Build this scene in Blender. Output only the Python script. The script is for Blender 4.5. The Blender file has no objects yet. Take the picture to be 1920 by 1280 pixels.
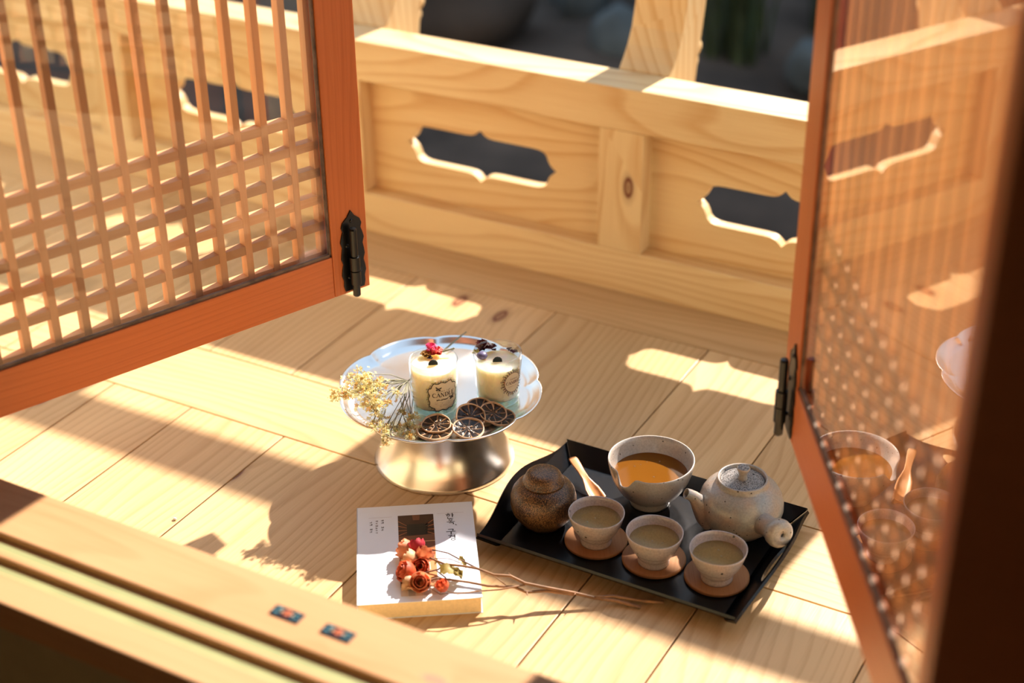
import bpy, math, random
from math import sin, cos, pi, radians, atan2, hypot, sqrt
from mathutils import Vector, Matrix
from mathutils.geometry import tessellate_polygon

rnd = random.Random(7)
scene = bpy.context.scene
COL = scene.collection

# ------------------------------------------------------------------ camera frame (metres)
FPX = 2962.795
R = ((0.87497099, 0.48406255, -0.01045043),
     (0.23034146, -0.43514647, -0.87039667),
     (-0.4258739, 0.75916467, -0.49224021))
H = 1.22

def at(px, py, z):
    """where the sight line of a photo pixel meets the height z"""
    a, b = (px - 960) / FPX, (py - 640) / FPX
    v = [R[0][i] * a + R[1][i] * b + R[2][i] for i in range(3)]
    t = (z - H) / v[2]
    return Vector((v[0] * t, v[1] * t, z))

# ------------------------------------------------------------------ materials
def new_mat(name):
    m = bpy.data.materials.new(name); m.use_nodes = True
    nt = m.node_tree; nt.nodes.clear()
    out = nt.nodes.new('ShaderNodeOutputMaterial')
    return m, nt, out

def N(nt, typ, **kw):
    n = nt.nodes.new(typ)
    for k, v in kw.items():
        if k.startswith('i_'):
            n.inputs[k[2:].replace('_', ' ')].default_value = v
        else:
            setattr(n, k, v)
    return n

def math_n(nt, op, a, b=None, c=None, clamp=False):
    n = nt.nodes.new('ShaderNodeMath'); n.operation = op; n.use_clamp = clamp
    for i, x in enumerate((a, b, c)):
        if x is None: continue
        if isinstance(x, (int, float)): n.inputs[i].default_value = x
        else: nt.links.new(x, n.inputs[i])
    return n.outputs[0]

def mix_c(nt, fac, a, b, mode='MIX'):
    n = nt.nodes.new('ShaderNodeMix'); n.data_type = 'RGBA'; n.blend_type = mode
    for sock, x in ((n.inputs[0], fac), (n.inputs[6], a), (n.inputs[7], b)):
        if isinstance(x, (int, float)): sock.default_value = x
        elif isinstance(x, (tuple, list)): sock.default_value = (*x[:3], 1)
        else: nt.links.new(x, sock)
    return n.outputs[2]

def ramp(nt, fac, stops):
    n = nt.nodes.new('ShaderNodeValToRGB')
    while len(n.color_ramp.elements) < len(stops): n.color_ramp.elements.new(0.5)
    for e, (p, c) in zip(n.color_ramp.elements, stops):
        e.position = p; e.color = (*c, 1) if not isinstance(c, (int, float)) else (c, c, c, 1)
    nt.links.new(fac, n.inputs[0])
    return n.outputs[0]

def srgb(r, g, b):
    f = lambda c: ((c / 255 + .055) / 1.055) ** 2.4 if c > 10.3 else c / 255 / 12.92
    return (f(r), f(g), f(b))

def plain(name, col, rough=.5, metal=0, spec=.5, coat=0, noise=0, nscale=40, bump=0):
    m, nt, out = new_mat(name)
    p = N(nt, 'ShaderNodeBsdfPrincipled', i_Roughness=rough, i_Metallic=metal)
    p.inputs['Specular IOR Level'].default_value = spec
    p.inputs['Coat Weight'].default_value = coat
    tc = N(nt, 'ShaderNodeTexCoord')
    nz = N(nt, 'ShaderNodeTexNoise', i_Scale=nscale, i_Detail=4.0)
    nt.links.new(tc.outputs['Object'], nz.inputs['Vector'])
    c2 = tuple(min(1, c * (1 + noise)) for c in col); c1 = tuple(c * (1 - noise) for c in col)
    nt.links.new(ramp(nt, nz.outputs['Fac'], [(.3, c1), (.7, c2)]), p.inputs['Base Color'])
    if bump:
        b = N(nt, 'ShaderNodeBump', i_Strength=bump, i_Distance=.001)
        nt.links.new(nz.outputs['Fac'], b.inputs['Height']); nt.links.new(b.outputs[0], p.inputs['Normal'])
    nt.links.new(p.outputs[0], out.inputs[0])
    return m

def wood(name, light, dark, knot=srgb(110, 55, 40), ring=.55, knots=True, rough=.42, tone=.18, ringk=58., spec=.35, kth=.62, ksize=1.0):
    """sawn softwood: UV u runs along the grain in metres, 'board' UV carries one random pair per board"""
    m, nt, out = new_mat(name)
    L = nt.links.new
    uv = N(nt, 'ShaderNodeUVMap', uv_map='grain'); bd = N(nt, 'ShaderNodeUVMap', uv_map='board')
    sx = N(nt, 'ShaderNodeSeparateXYZ'); L(uv.outputs[0], sx.inputs[0])
    sb = N(nt, 'ShaderNodeSeparateXYZ'); L(bd.outputs[0], sb.inputs[0])
    def coords(su, sv):
        c = N(nt, 'ShaderNodeCombineXYZ')
        L(math_n(nt, 'MULTIPLY', sx.outputs[0], su), c.inputs[0]); L(math_n(nt, 'MULTIPLY', sx.outputs[1], sv), c.inputs[1])
        return c.outputs[0]
    # knots
    vc = coords(1 / .34, 1 / .15)
    vor = N(nt, 'ShaderNodeTexVoronoi', voronoi_dimensions='2D', feature='F1', i_Scale=1.0, i_Randomness=1.0)
    L(vc, vor.inputs['Vector'])
    scol = N(nt, 'ShaderNodeSeparateColor'); L(vor.outputs['Color'], scol.inputs[0])
    present = math_n(nt, 'GREATER_THAN', scol.outputs[0], kth if knots else 2)
    d = math_n(nt, 'ADD', math_n(nt, 'DIVIDE', vor.outputs['Distance'], ksize), math_n(nt, 'MULTIPLY', math_n(nt, 'SUBTRACT', 1.0, present), 9.0))
    # grain rings, pushed around the knots
    nz = N(nt, 'ShaderNodeTexNoise', noise_dimensions='2D', i_Scale=1.0, i_Detail=1.5); L(coords(1.3, 5.5), nz.inputs['Vector'])
    push = math_n(nt, 'DIVIDE', .012, math_n(nt, 'ADD', d, .07))
    ph = math_n(nt, 'ADD', math_n(nt, 'MULTIPLY', sx.outputs[1], ringk),
                math_n(nt, 'ADD', math_n(nt, 'MULTIPLY', nz.outputs['Fac'], 9.5), math_n(nt, 'MULTIPLY', push, 12.0)))
    fr = math_n(nt, 'FRACT', ph)
    rg = ramp(nt, fr, [(0, .0), (.55, .22), (.84, 1.0), (.92, .8), (1.0, .0)])
    fib = N(nt, 'ShaderNodeTexNoise', noise_dimensions='2D', i_Scale=1.0, i_Detail=3.0); L(coords(9, 420), fib.inputs['Vector'])
    big = N(nt, 'ShaderNodeTexNoise', noise_dimensions='2D', i_Scale=1.0, i_Detail=2.0); L(coords(1.6, 9), big.inputs['Vector'])
    f = math_n(nt, 'ADD', math_n(nt, 'MULTIPLY', rg, ring * .55),
               math_n(nt, 'ADD', math_n(nt, 'MULTIPLY', math_n(nt, 'SUBTRACT', fib.outputs['Fac'], .5), .5),
                      math_n(nt, 'MULTIPLY', math_n(nt, 'SUBTRACT', big.outputs['Fac'], .38), .9)), clamp=True)
    col = mix_c(nt, f, light, dark)
    kf = ramp(nt, d, [(.0, .75), (.045, .55), (.062, 1.0), (.078, .85), (.10, .28), (.17, 0)])
    col = mix_c(nt, kf, col, knot)
    tn = math_n(nt, 'ADD', 1 - tone * .5, math_n(nt, 'MULTIPLY', sb.outputs[0], tone))
    hs = N(nt, 'ShaderNodeHueSaturation'); L(tn, hs.inputs['Value']); L(col, hs.inputs['Color'])
    hs.inputs['Saturation'].default_value = 1.0
    p = N(nt, 'ShaderNodeBsdfPrincipled', i_Roughness=rough); p.inputs['Specular IOR Level'].default_value = spec
    L(hs.outputs[0], p.inputs['Base Color'])
    b = N(nt, 'ShaderNodeBump', i_Strength=.25, i_Distance=.0006); L(fib.outputs['Fac'], b.inputs['Height']); L(b.outputs[0], p.inputs['Normal'])
    L(p.outputs[0], out.inputs[0])
    return m

def thin_glass(name, tint=(1, 1, 1), f0=.04, gloss_tint=(1, 1, 1)):
    """a thin clear sheet: mirror reflection by the angle of view, the rest passes straight through"""
    m, nt, out = new_mat(name); L = nt.links.new
    g = N(nt, 'ShaderNodeNewGeometry')
    dp = N(nt, 'ShaderNodeVectorMath', operation='DOT_PRODUCT'); L(g.outputs['Incoming'], dp.inputs[0]); L(g.outputs['Normal'], dp.inputs[1])
    c = math_n(nt, 'ABSOLUTE', dp.outputs['Value'])
    F = math_n(nt, 'ADD', f0, math_n(nt, 'MULTIPLY', 1 - f0, math_n(nt, 'POWER', math_n(nt, 'SUBTRACT', 1.0, c, clamp=True), 5.0)))
    fac = math_n(nt, 'DIVIDE', math_n(nt, 'MULTIPLY', F, 2.0), math_n(nt, 'ADD', F, 1.0))
    tr = N(nt, 'ShaderNodeBsdfTransparent'); tr.inputs[0].default_value = (*tint, 1)
    gl = N(nt, 'ShaderNodeBsdfGlossy', i_Roughness=.0); gl.inputs[0].default_value = (*gloss_tint, 1)
    mx = N(nt, 'ShaderNodeMixShader'); L(fac, mx.inputs[0]); L(tr.outputs[0], mx.inputs[1]); L(gl.outputs[0], mx.inputs[2])
    L(mx.outputs[0], out.inputs[0])
    return m

def stoneware(name, base, warm, dark=(.03, .025, .02), rough=.32, spk=.55, warm_top=True, bump=.15, vs=190.):
    m, nt, out = new_mat(name); L = nt.links.new
    tc = N(nt, 'ShaderNodeTexCoord')
    nz = N(nt, 'ShaderNodeTexNoise', i_Scale=38.0, i_Detail=5.0); L(tc.outputs['Object'], nz.inputs['Vector'])
    n2 = N(nt, 'ShaderNodeTexNoise', i_Scale=420.0, i_Detail=2.0); L(tc.outputs['Object'], n2.inputs['Vector'])
    vo = N(nt, 'ShaderNodeTexVoronoi', i_Scale=vs); L(tc.outputs['Object'], vo.inputs['Vector'])
    sc = N(nt, 'ShaderNodeSeparateColor'); L(vo.outputs['Color'], sc.inputs[0])
    col = mix_c(nt, ramp(nt, nz.outputs['Fac'], [(.38, 0.), (.66, 1.)]), base, warm)
    col = mix_c(nt, ramp(nt, n2.outputs['Fac'], [(.35, .28), (.6, 0.)]), col, tuple(c * .45 for c in base))
    sp = math_n(nt, 'MULTIPLY', math_n(nt, 'GREATER_THAN', sc.outputs[0], 1 - .12 * spk), math_n(nt, 'LESS_THAN', vo.outputs['Distance'], .34))
    col = mix_c(nt, sp, col, dark)
    p = N(nt, 'ShaderNodeBsdfPrincipled', i_Roughness=rough); L(col, p.inputs['Base Color'])
    p.inputs['Coat Weight'].default_value = .35; p.inputs['Coat Roughness'].default_value = .12
    b = N(nt, 'ShaderNodeBump', i_Strength=bump, i_Distance=.0012); L(n2.outputs['Fac'], b.inputs['Height']); L(b.outputs[0], p.inputs['Normal'])
    L(p.outputs[0], out.inputs[0])
    return m

M = {}
M['floor'] = wood('pine_floorboards', (.66, .465, .255), (.46, .275, .125), ring=.8, ringk=62., rough=.38, tone=.16, kth=.87, ksize=.66)
M['rail'] = wood('pale_pine_railing', (.79, .625, .375), (.60, .37, .165), ring=1.0, ringk=34., rough=.5, tone=.10, kth=.86, ksize=.62)
M['sill'] = wood('pale_pine_sill', (.57, .345, .180), (.44, .235, .100), ring=.5, ringk=34., rough=.5, tone=.06, kth=.86, ksize=.36, knot=(.45, .22, .16))
M['door'] = wood('orange_stained_door', (.70, .225, .068), (.51, .135, .034), knot=(.25, .06, .02), ring=.45, ringk=120., knots=False, rough=.35, tone=.12)
M['lattice'] = wood('reddish_lattice', (.66, .37, .19), (.55, .26, .11), ring=.3, ringk=90., knots=False, rough=.5, tone=.45)
M['jamb'] = wood('dark_jamb', (.46, .16, .05), (.33, .09, .022), ring=.3, ringk=60., knots=False, rough=.5, tone=.1)
M['coaster'] = wood('coaster_wood', (.42, .205, .085), (.33, .14, .05), ring=.4, ringk=120., knots=False, rough=.5, tone=.2)
M['scoop'] = wood('bamboo_scoop', (.68, .33, .13), (.52, .21, .07), ring=.25, ringk=120., knots=False, rough=.4)
M['glass'] = thin_glass('window_glass', tint=(.97, .98, .97))
M['jarglass'] = thin_glass('jar_glass', tint=(.97, .985, .98), f0=.05)
M['seal'] = plain('grey_glazing_seal', (.19, .13, .09), .6, noise=.4, nscale=60)
M['iron'] = plain('black_iron', (.006, .006, .006), .28, spec=.6, noise=.3, nscale=80)
M['strip'] = plain('pale_green_track', (.34, .36, .18), .35, noise=.08, nscale=20)
M['lacquer'] = plain('black_lacquer', (.0045, .005, .007), .27, spec=.42, noise=.5, nscale=180, bump=.12)
M['wax'] = None
M['wick'] = plain('dark_wick', (.012, .016, .013), .7)
M['paper'] = plain('white_cover', (.80, .86, .95), .35, noise=.01)
M['pages'] = plain('cream_pages', (.82, .64, .38), .75, noise=.06, nscale=300)
M['ink'] = plain('black_ink_and_hole_shade', (.03, .03, .035), .6)  # book lettering, and the painted shade inside the teapot holes
M['rule'] = plain('grey_rule', (.45, .43, .45), .6)
M['print'] = plain('black_print', (.025, .02, .018), .6)
M['print2'] = plain('purple_print', (.10, .035, .045), .6)
M['labelbg'] = plain('label_paper', (.66, .57, .41), .6, noise=.05)
M['wall'] = plain('beige_wallpaper', (.47, .43, .27), .85, noise=.06)
M['ceiling'] = plain('dark_ceiling', (.32, .2, .1), .8, noise=.1)
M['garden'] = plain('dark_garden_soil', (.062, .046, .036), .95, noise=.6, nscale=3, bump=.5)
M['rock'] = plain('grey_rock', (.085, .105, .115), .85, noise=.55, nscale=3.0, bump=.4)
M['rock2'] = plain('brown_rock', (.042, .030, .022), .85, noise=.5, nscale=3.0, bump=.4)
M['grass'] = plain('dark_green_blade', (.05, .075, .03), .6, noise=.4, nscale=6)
M['shadewall'] = plain('dark_shade_wall', (.05, .05, .05), .9, noise=.4, nscale=4)  # for the unseen wall added to shade the garden

def wax_mat():
    m, nt, out = new_mat('candle_wax')
    p = N(nt, 'ShaderNodeBsdfPrincipled', i_Roughness=.45)
    p.inputs['Base Color'].default_value = (.86, .80, .62, 1)
    p.inputs['Subsurface Weight'].default_value = 1.0
    p.inputs['Subsurface Radius'].default_value = (1.0, .75, .42)
    p.inputs['Subsurface Scale'].default_value = .022
    nt.links.new(p.outputs[0], out.inputs[0]); return m
M['wax'] = wax_mat()

def metal_mat():
    m, nt, out = new_mat('brushed_steel'); L = nt.links.new
    tc = N(nt, 'ShaderNodeTexCoord')
    mp = N(nt, 'ShaderNodeMapping'); mp.inputs['Scale'].default_value = (60, 60, 2600)
    nz = N(nt, 'ShaderNodeTexNoise', i_Scale=1.0, i_Detail=2.0); L(tc.outputs['Object'], mp.inputs[0]); L(mp.outputs[0], nz.inputs['Vector'])
    p = N(nt, 'ShaderNodeBsdfPrincipled', i_Metallic=1.0); p.inputs['Base Color'].default_value = (.86, .84, .81, 1)
    L(ramp(nt, nz.outputs['Fac'], [(.3, .20), (.7, .24)]), p.inputs['Roughness'])
    p.inputs['Anisotropic'].default_value = .65
    tg = N(nt, 'ShaderNodeTangent', direction_type='RADIAL', axis='Z'); L(tg.outputs[0], p.inputs['Tangent'])
    L(p.outputs[0], out.inputs[0]); return m
M['metal'] = metal_mat()

def tea_mat(name, tint, body, op):
    """clear tea: surface glint over a tinted see-through body with some opacity"""
    m, nt, out = new_mat(name); L = nt.links.new
    fr = N(nt, 'ShaderNodeFresnel', i_IOR=1.33)
    tr = N(nt, 'ShaderNodeBsdfTransparent'); tr.inputs[0].default_value = (*tint, 1)
    df = N(nt, 'ShaderNodeBsdfDiffuse'); df.inputs[0].default_value = (*body, 1)
    gl = N(nt, 'ShaderNodeBsdfGlossy', i_Roughness=.03)
    m1 = N(nt, 'ShaderNodeMixShader'); m1.inputs[0].default_value = op; L(tr.outputs[0], m1.inputs[1]); L(df.outputs[0], m1.inputs[2])
    m2 = N(nt, 'ShaderNodeMixShader'); L(fr.outputs[0], m2.inputs[0]); L(m1.outputs[0], m2.inputs[1]); L(gl.outputs[0], m2.inputs[2])
    L(m2.outputs[0], out.inputs[0]); return m
M['tea_amber'] = tea_mat('amber_tea', (.72, .34, .05), (.42, .17, .02), .42)
M['tea_pale'] = tea_mat('pale_tea', (.92, .78, .50), (.66, .46, .19), .34)
M['cup'] = stoneware('pink_grey_stoneware', (.47, .425, .42), (.55, .44, .40), spk=.2, rough=.26)
M['bowl'] = stoneware('grey_stoneware', (.44, .43, .41), (.48, .42, .365), spk=.22, vs=300.)
M['pot'] = stoneware('teapot_stoneware', (.33, .33, .32), (.43, .335, .27), spk=.22, vs=330.)

def jar_mat():
    m, nt, out = new_mat('mottled_brown_stoneware'); L = nt.links.new
    tc = N(nt, 'ShaderNodeTexCoord')
    n1 = N(nt, 'ShaderNodeTexNoise', i_Scale=620.0, i_Detail=3.0); L(tc.outputs['Object'], n1.inputs['Vector'])
    n2 = N(nt, 'ShaderNodeTexNoise', i_Scale=30.0, i_Detail=3.0); L(tc.outputs['Object'], n2.inputs['Vector'])
    f = math_n(nt, 'ADD', math_n(nt, 'MULTIPLY', n1.outputs['Fac'], .75), math_n(nt, 'MULTIPLY', n2.outputs['Fac'], .35))
    col = ramp(nt, f, [(.42, (.014, .008, .005)), (.54, (.09, .045, .018)), (.66, (.27, .14, .05))])
    p = N(nt, 'ShaderNodeBsdfPrincipled', i_Roughness=.3); L(col, p.inputs['Base Color']); p.inputs['Coat Weight'].default_value = .3; p.inputs['Coat Roughness'].default_value = .2
    b = N(nt, 'ShaderNodeBump', i_Strength=.7, i_Distance=.0012); L(n1.outputs['Fac'], b.inputs['Height']); L(b.outputs[0], p.inputs['Normal'])
    L(p.outputs[0], out.inputs[0]); return m
M['jar'] = jar_mat()

def lid_mat():
    m, nt, out = new_mat('speckled_grey_lid'); L = nt.links.new
    tc = N(nt, 'ShaderNodeTexCoord')
    vo = N(nt, 'ShaderNodeTexVoronoi', i_Scale=520.0); L(tc.outputs['Object'], vo.inputs['Vector'])
    col = ramp(nt, vo.outputs['Distance'], [(.22, (.05, .045, .04)), (.58, (.30, .285, .275))])
    p = N(nt, 'ShaderNodeBsdfPrincipled', i_Roughness=.3); L(col, p.inputs['Base Color'])
    b = N(nt, 'ShaderNodeBump', i_Strength=.4, i_Distance=.001); L(vo.outputs['Distance'], b.inputs['Height']); L(b.outputs[0], p.inputs['Normal'])
    L(p.outputs[0], out.inputs[0]); return m
M['lid'] = lid_mat()

def pulp_mat():
    m, nt, out = new_mat('dried_lemon_pulp'); L = nt.links.new
    tc = N(nt, 'ShaderNodeTexCoord')
    s = N(nt, 'ShaderNodeSeparateXYZ'); L(tc.outputs['Object'], s.inputs[0])
    ang = math_n(nt, 'ARCTAN2', s.outputs[1], s.outputs[0])
    nz = N(nt, 'ShaderNodeTexNoise', i_Scale=160.0, i_Detail=3.0); L(tc.outputs['Object'], nz.inputs['Vector'])
    a2 = math_n(nt, 'ADD', math_n(nt, 'MULTIPLY', ang, 9 / (2 * pi)), math_n(nt, 'MULTIPLY', nz.outputs['Fac'], .25))
    fr = math_n(nt, 'ABSOLUTE', math_n(nt, 'SUBTRACT', math_n(nt, 'FRACT', a2), .5))
    rib = ramp(nt, fr, [(0, .9), (.05, .75), (.11, 0.)])
    col = mix_c(nt, ramp(nt, nz.outputs['Fac'], [(.35, 0.), (.75, 1.)]), (.010, .008, .007), (.06, .030, .014))
    col = mix_c(nt, rib, col, (.42, .24, .12))
    p = N(nt, 'ShaderNodeBsdfPrincipled', i_Roughness=.28); L(col, p.inputs['Base Color'])
    b = N(nt, 'ShaderNodeBump', i_Strength=.9, i_Distance=.002); L(nz.outputs['Fac'], b.inputs['Height']); L(b.outputs[0], p.inputs['Normal'])
    L(p.outputs[0], out.inputs[0]); return m
M['pulp'] = pulp_mat()
M['rind'] = plain('dried_rind', (.62, .42, .26), .5, noise=.3, nscale=120, bump=.4)
M['seed'] = plain('lemon_seed', (.45, .25, .13), .5)

def leafy(name, col, trans=.35, rough=.55, noise=.35, ns=70):
    m, nt, out = new_mat(name); L = nt.links.new
    tc = N(nt, 'ShaderNodeTexCoord'); nz = N(nt, 'ShaderNodeTexNoise', i_Scale=ns, i_Detail=3.0); L(tc.outputs['Object'], nz.inputs['Vector'])
    c = ramp(nt, nz.outputs['Fac'], [(.3, tuple(x * (1 - noise) for x in col)), (.7, tuple(min(1, x * (1 + noise)) for x in col))])
    p = N(nt, 'ShaderNodeBsdfPrincipled', i_Roughness=rough); L(c, p.inputs['Base Color'])
    t = N(nt, 'ShaderNodeBsdfTranslucent'); L(c, t.inputs[0])
    mx = N(nt, 'ShaderNodeMixShader'); mx.inputs[0].default_value = trans; L(p.outputs[0], mx.inputs[1]); L(t.outputs[0], mx.inputs[2])
    L(mx.outputs[0], out.inputs[0]); return m
M['rose_a'] = leafy('peach_petals', (.80, .32, .16))
M['rose_b'] = leafy('red_petals', (.50, .04, .06))
M['rose_c'] = leafy('orange_red_petals', (.66, .15, .06))
M['rose_d'] = leafy('cream_peach_petals', (.82, .50, .28))
M['sepal'] = leafy('dry_olive_leaf', (.36, .28, .08))
M['twig'] = plain('brown_twig', (.28, .15, .075), .6, noise=.35, nscale=60)
M['twig2'] = plain('dark_twig', (.15, .075, .05), .6, noise=.3, nscale=60)
M['floret'] = leafy('pale_yellow_floret', (.92, .80, .46), .45, noise=.3, ns=90)
M['floret_o'] = leafy('ochre_floret', (.78, .46, .14), .4)
M['stalk'] = plain('grey_green_stalk', (.30, .29, .20), .6, noise=.2)
M['pink'] = leafy('pink_blossom', (.85, .12, .30), .3)
M['coral'] = leafy('coral_blossom', (.82, .20, .16), .3)
M['maroon'] = leafy('maroon_petal', (.10, .012, .015), .2)
M['lilac'] = plain('lilac_berry', (.13, .11, .20), .4, noise=.3, nscale=200)
M['yellow'] = leafy('yellow_petal', (.75, .68, .15), .3)

# ------------------------------------------------------------------ mesh building
class MB:
    def __init__(s):
        s.v = []; s.f = []; s.uv = []; s.bd = []; s.mi = []; s.sm = []
    def face(s, idx, uvs=None, bd=(0.5, 0.5), mi=0, sm=False):
        s.f.append(tuple(idx)); s.uv.append(uvs or [(0, 0)] * len(idx)); s.bd.append(bd); s.mi.append(mi); s.sm.append(sm)
    def box(s, lo, hi, axis=0, mi=0, xf=None):
        """box between two corners, grain along the given axis"""
        o = len(s.v); ou, ov = rnd.uniform(0, 40), rnd.uniform(0, 40); bd = (rnd.random(), rnd.random())
        P = [(x, y, z) for x in (lo[0], hi[0]) for y in (lo[1], hi[1]) for z in (lo[2], hi[2])]
        s.v += [xf(*p) if xf else p for p in P]
        for q, nax in (((0, 1, 3, 2), 0), ((4, 6, 7, 5), 0), ((0, 4, 5, 1), 1), ((2, 3, 7, 6), 1), ((0, 2, 6, 4), 2), ((1, 5, 7, 3), 2)):
            oth = [a for a in range(3) if a != nax]
            if axis in oth: ua = axis; va = [a for a in oth if a != axis][0]
            else: ua, va = oth
            s.face([o + i for i in q], [(P[i][ua] + ou, P[i][va] + ov + nax * .31) for i in q], bd, mi)
        return s
    def plate(s, loops, t, xf, uax=0, mi=0, caps=(True, True)):
        """flat plate with holes: loops of (a,b), extruded from w=0 to w=-t, placed by xf(a,b,w)"""
        ou, ov = rnd.uniform(0, 40), rnd.uniform(0, 40); bd = (rnd.random(), rnd.random())
        flat = [p for l in loops for p in l]; n = len(flat)
        tris = tessellate_polygon([[Vector((p[0], p[1], 0)) for p in l] for l in loops])
        o = len(s.v)
        s.v += [tuple(xf(p[0], p[1], 0)) for p in flat]; s.v += [tuple(xf(p[0], p[1], -t)) for p in flat]
        uvf = lambda p: (p[uax] + ou, p[1 - uax] + ov)
        for t3 in tris:
            a, b, c = [flat[i] for i in t3]
            if (b[0] - a[0]) * (c[1] - a[1]) - (b[1] - a[1]) * (c[0] - a[0]) < 0: t3 = t3[::-1]
            if caps[0]: s.face([o + i for i in t3], [uvf(flat[i]) for i in t3], bd, mi)
            if caps[1]: s.face([o + n + i for i in reversed(t3)], [uvf(flat[i]) for i in reversed(t3)], bd, mi)
        k = 0
        for l in loops:
            for i in range(len(l)):
                a, b = k + i, k + (i + 1) % len(l)
                s.face([o + a, o + n + a, o + n + b, o + b],
                       [(uvf(flat[a])[0], uvf(flat[a])[1]), (uvf(flat[a])[0], uvf(flat[a])[1] + t), (uvf(flat[b])[0], uvf(flat[b])[1] + t), uvf(flat[b])], bd, mi)
            k += len(l)
        return s
    def lathe(s, prof, seg=48, mi=0, xf=None, closed=False, sm=True):
        """profile of (r,z) turned about z"""
        o = len(s.v); ou = rnd.uniform(0, 40)
        for r, z in prof:
            for j in range(seg):
                a = 2 * pi * j / seg; p = (r * cos(a), r * sin(a), z); s.v.append(tuple(xf(*p)) if xf else p)
        n = len(prof)
        for i in range(n if closed else n - 1):
            for j in range(seg):
                q = [o + i * seg + j, o + i * seg + (j + 1) % seg, o + ((i + 1) % n) * seg + (j + 1) % seg, o + ((i + 1) % n) * seg + j]
                s.face(q, [(s.v[k][0] + ou, s.v[k][1]) for k in q], mi=mi, sm=sm)
        return s
    def tube(s, pts, rad, seg=8, mi=0, caps=True, flat=1.0):
        pts = [Vector(p) for p in pts]; n = len(pts); o = len(s.v)
        if not hasattr(rad, '__len__'): rad = [rad] * n
        up = Vector((0, 0, 1)); prev = None
        for i, p in enumerate(pts):
            d = (pts[min(i + 1, n - 1)] - pts[max(i - 1, 0)]).normalized()
            x = d.cross(up if prev is None else prev)
            if prev is None:
                if x.length < .05: x = d.cross(Vector((1, 0, 0)))
                x.normalize(); y = x.cross(d).normalized()
            else:
                x = d.cross(prev)
                if x.length < 1e-4: x = d.cross(Vector((1, 0, 0)))
                x.normalize(); y = x.cross(d).normalized()
            prev = y
            for j in range(seg):
                a = 2 * pi * j / seg; s.v.append(tuple(p + x * (cos(a) * rad[i]) + y * (sin(a) * rad[i] * flat)))
        for i in range(n - 1):
            for j in range(seg):
                q = [o + i * seg + j, o + i * seg + (j + 1) % seg, o + (i + 1) * seg + (j + 1) % seg, o + (i + 1) * seg + j]
                s.face(q, [(i * .02, j * .005)] * 4, mi=mi, sm=True)
        if caps:
            s.face([o + j for j in reversed(range(seg))], mi=mi); s.face([o + (n - 1) * seg + j for j in range(seg)], mi=mi)
        return s
    def disc(s, r, z, seg=48, mi=0, c=(0, 0)):
        o = len(s.v); s.v += [(c[0] + r * cos(2 * pi * j / seg), c[1] + r * sin(2 * pi * j / seg), z) for j in range(seg)]
        s.face(range(o, o + seg), [(s.v[k][0], s.v[k][1]) for k in range(o, o + seg)], mi=mi); return s
    def ball(s, c, r, seg=10, rings=6, mi=0, sc=(1, 1, 1), jit=0):
        o = len(s.v)
        for i in range(1, rings):
            t = pi * i / rings
            for j in range(seg):
                a = 2 * pi * j / seg; k = r * (1 + rnd.uniform(-jit, jit))
                s.v.append((c[0] + k * sin(t) * cos(a) * sc[0], c[1] + k * sin(t) * sin(a) * sc[1], c[2] + k * cos(t) * sc[2]))
        for i in range(rings - 2):
            for j in range(seg):
                s.face([o + i * seg + j, o + (i + 1) * seg + j, o + (i + 1) * seg + (j + 1) % seg, o + i * seg + (j + 1) % seg], mi=mi, sm=True)
        t = len(s.v); s.v += [(c[0], c[1], c[2] + r * sc[2]), (c[0], c[1], c[2] - r * sc[2])]
        for j in range(seg):
            s.face([t, o + j, o + (j + 1) % seg], mi=mi, sm=True)
            k = o + (rings - 2) * seg; s.face([t + 1, k + (j + 1) % seg, k + j], mi=mi, sm=True)
        return s
    def quad(s, a, b, c, d, mi=0, sm=False):
        o = len(s.v); s.v += [tuple(a), tuple(b), tuple(c), tuple(d)]; s.face([o, o + 1, o + 2, o + 3], mi=mi, sm=sm); return s
    def build(s, name, mats, parent=None, bevel=0, loc=None, rotz=0, sub=0):
        me = bpy.data.meshes.new(name); me.from_pydata(s.v, [], s.f); me.update()
        for m in (mats if isinstance(mats, (list, tuple)) else [mats]): me.materials.append(m)
        u = me.uv_layers.new(name='grain'); b = me.uv_layers.new(name='board')
        uu = []; bb = []
        for k, f in enumerate(s.f):
            for c in s.uv[k]: uu += c; bb += s.bd[k]
        u.data.foreach_set('uv', uu); b.data.foreach_set('uv', bb)
        me.polygons.foreach_set('material_index', s.mi); me.polygons.foreach_set('use_smooth', s.sm)
        me.validate(); me.update()
        o = bpy.data.objects.new(name, me); COL.objects.link(o)
        if parent: o.parent = parent
        if loc is not None: o.location = loc
        o.rotation_euler[2] = rotz
        if bevel:
            w = o.modifiers.new('edge', 'BEVEL'); w.width = bevel; w.segments = 2; w.limit_method = 'ANGLE'; w.angle_limit = radians(40)
        if sub:
            w = o.modifiers.new('soft', 'SUBSURF'); w.levels = sub; w.render_levels = sub
        return o

def empty(name, loc=(0, 0, 0), rotz=0):
    o = bpy.data.objects.new(name, None); COL.objects.link(o); o.location = loc; o.rotation_euler[2] = rotz
    o.empty_display_size = .05; return o

def tag(o, label, cat, group=None, kind=None):
    o['label'] = label; o['category'] = cat
    if group: o['group'] = group
    if kind: o['kind'] = kind
    return o

def copy_tree(o):
    c = o.copy(); COL.objects.link(c)
    for ch in list(o.children):
        k = ch.copy(); COL.objects.link(k); k.parent = c
        for g in list(ch.children):
            q = g.copy(); COL.objects.link(q); q.parent = k
    return c

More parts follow.
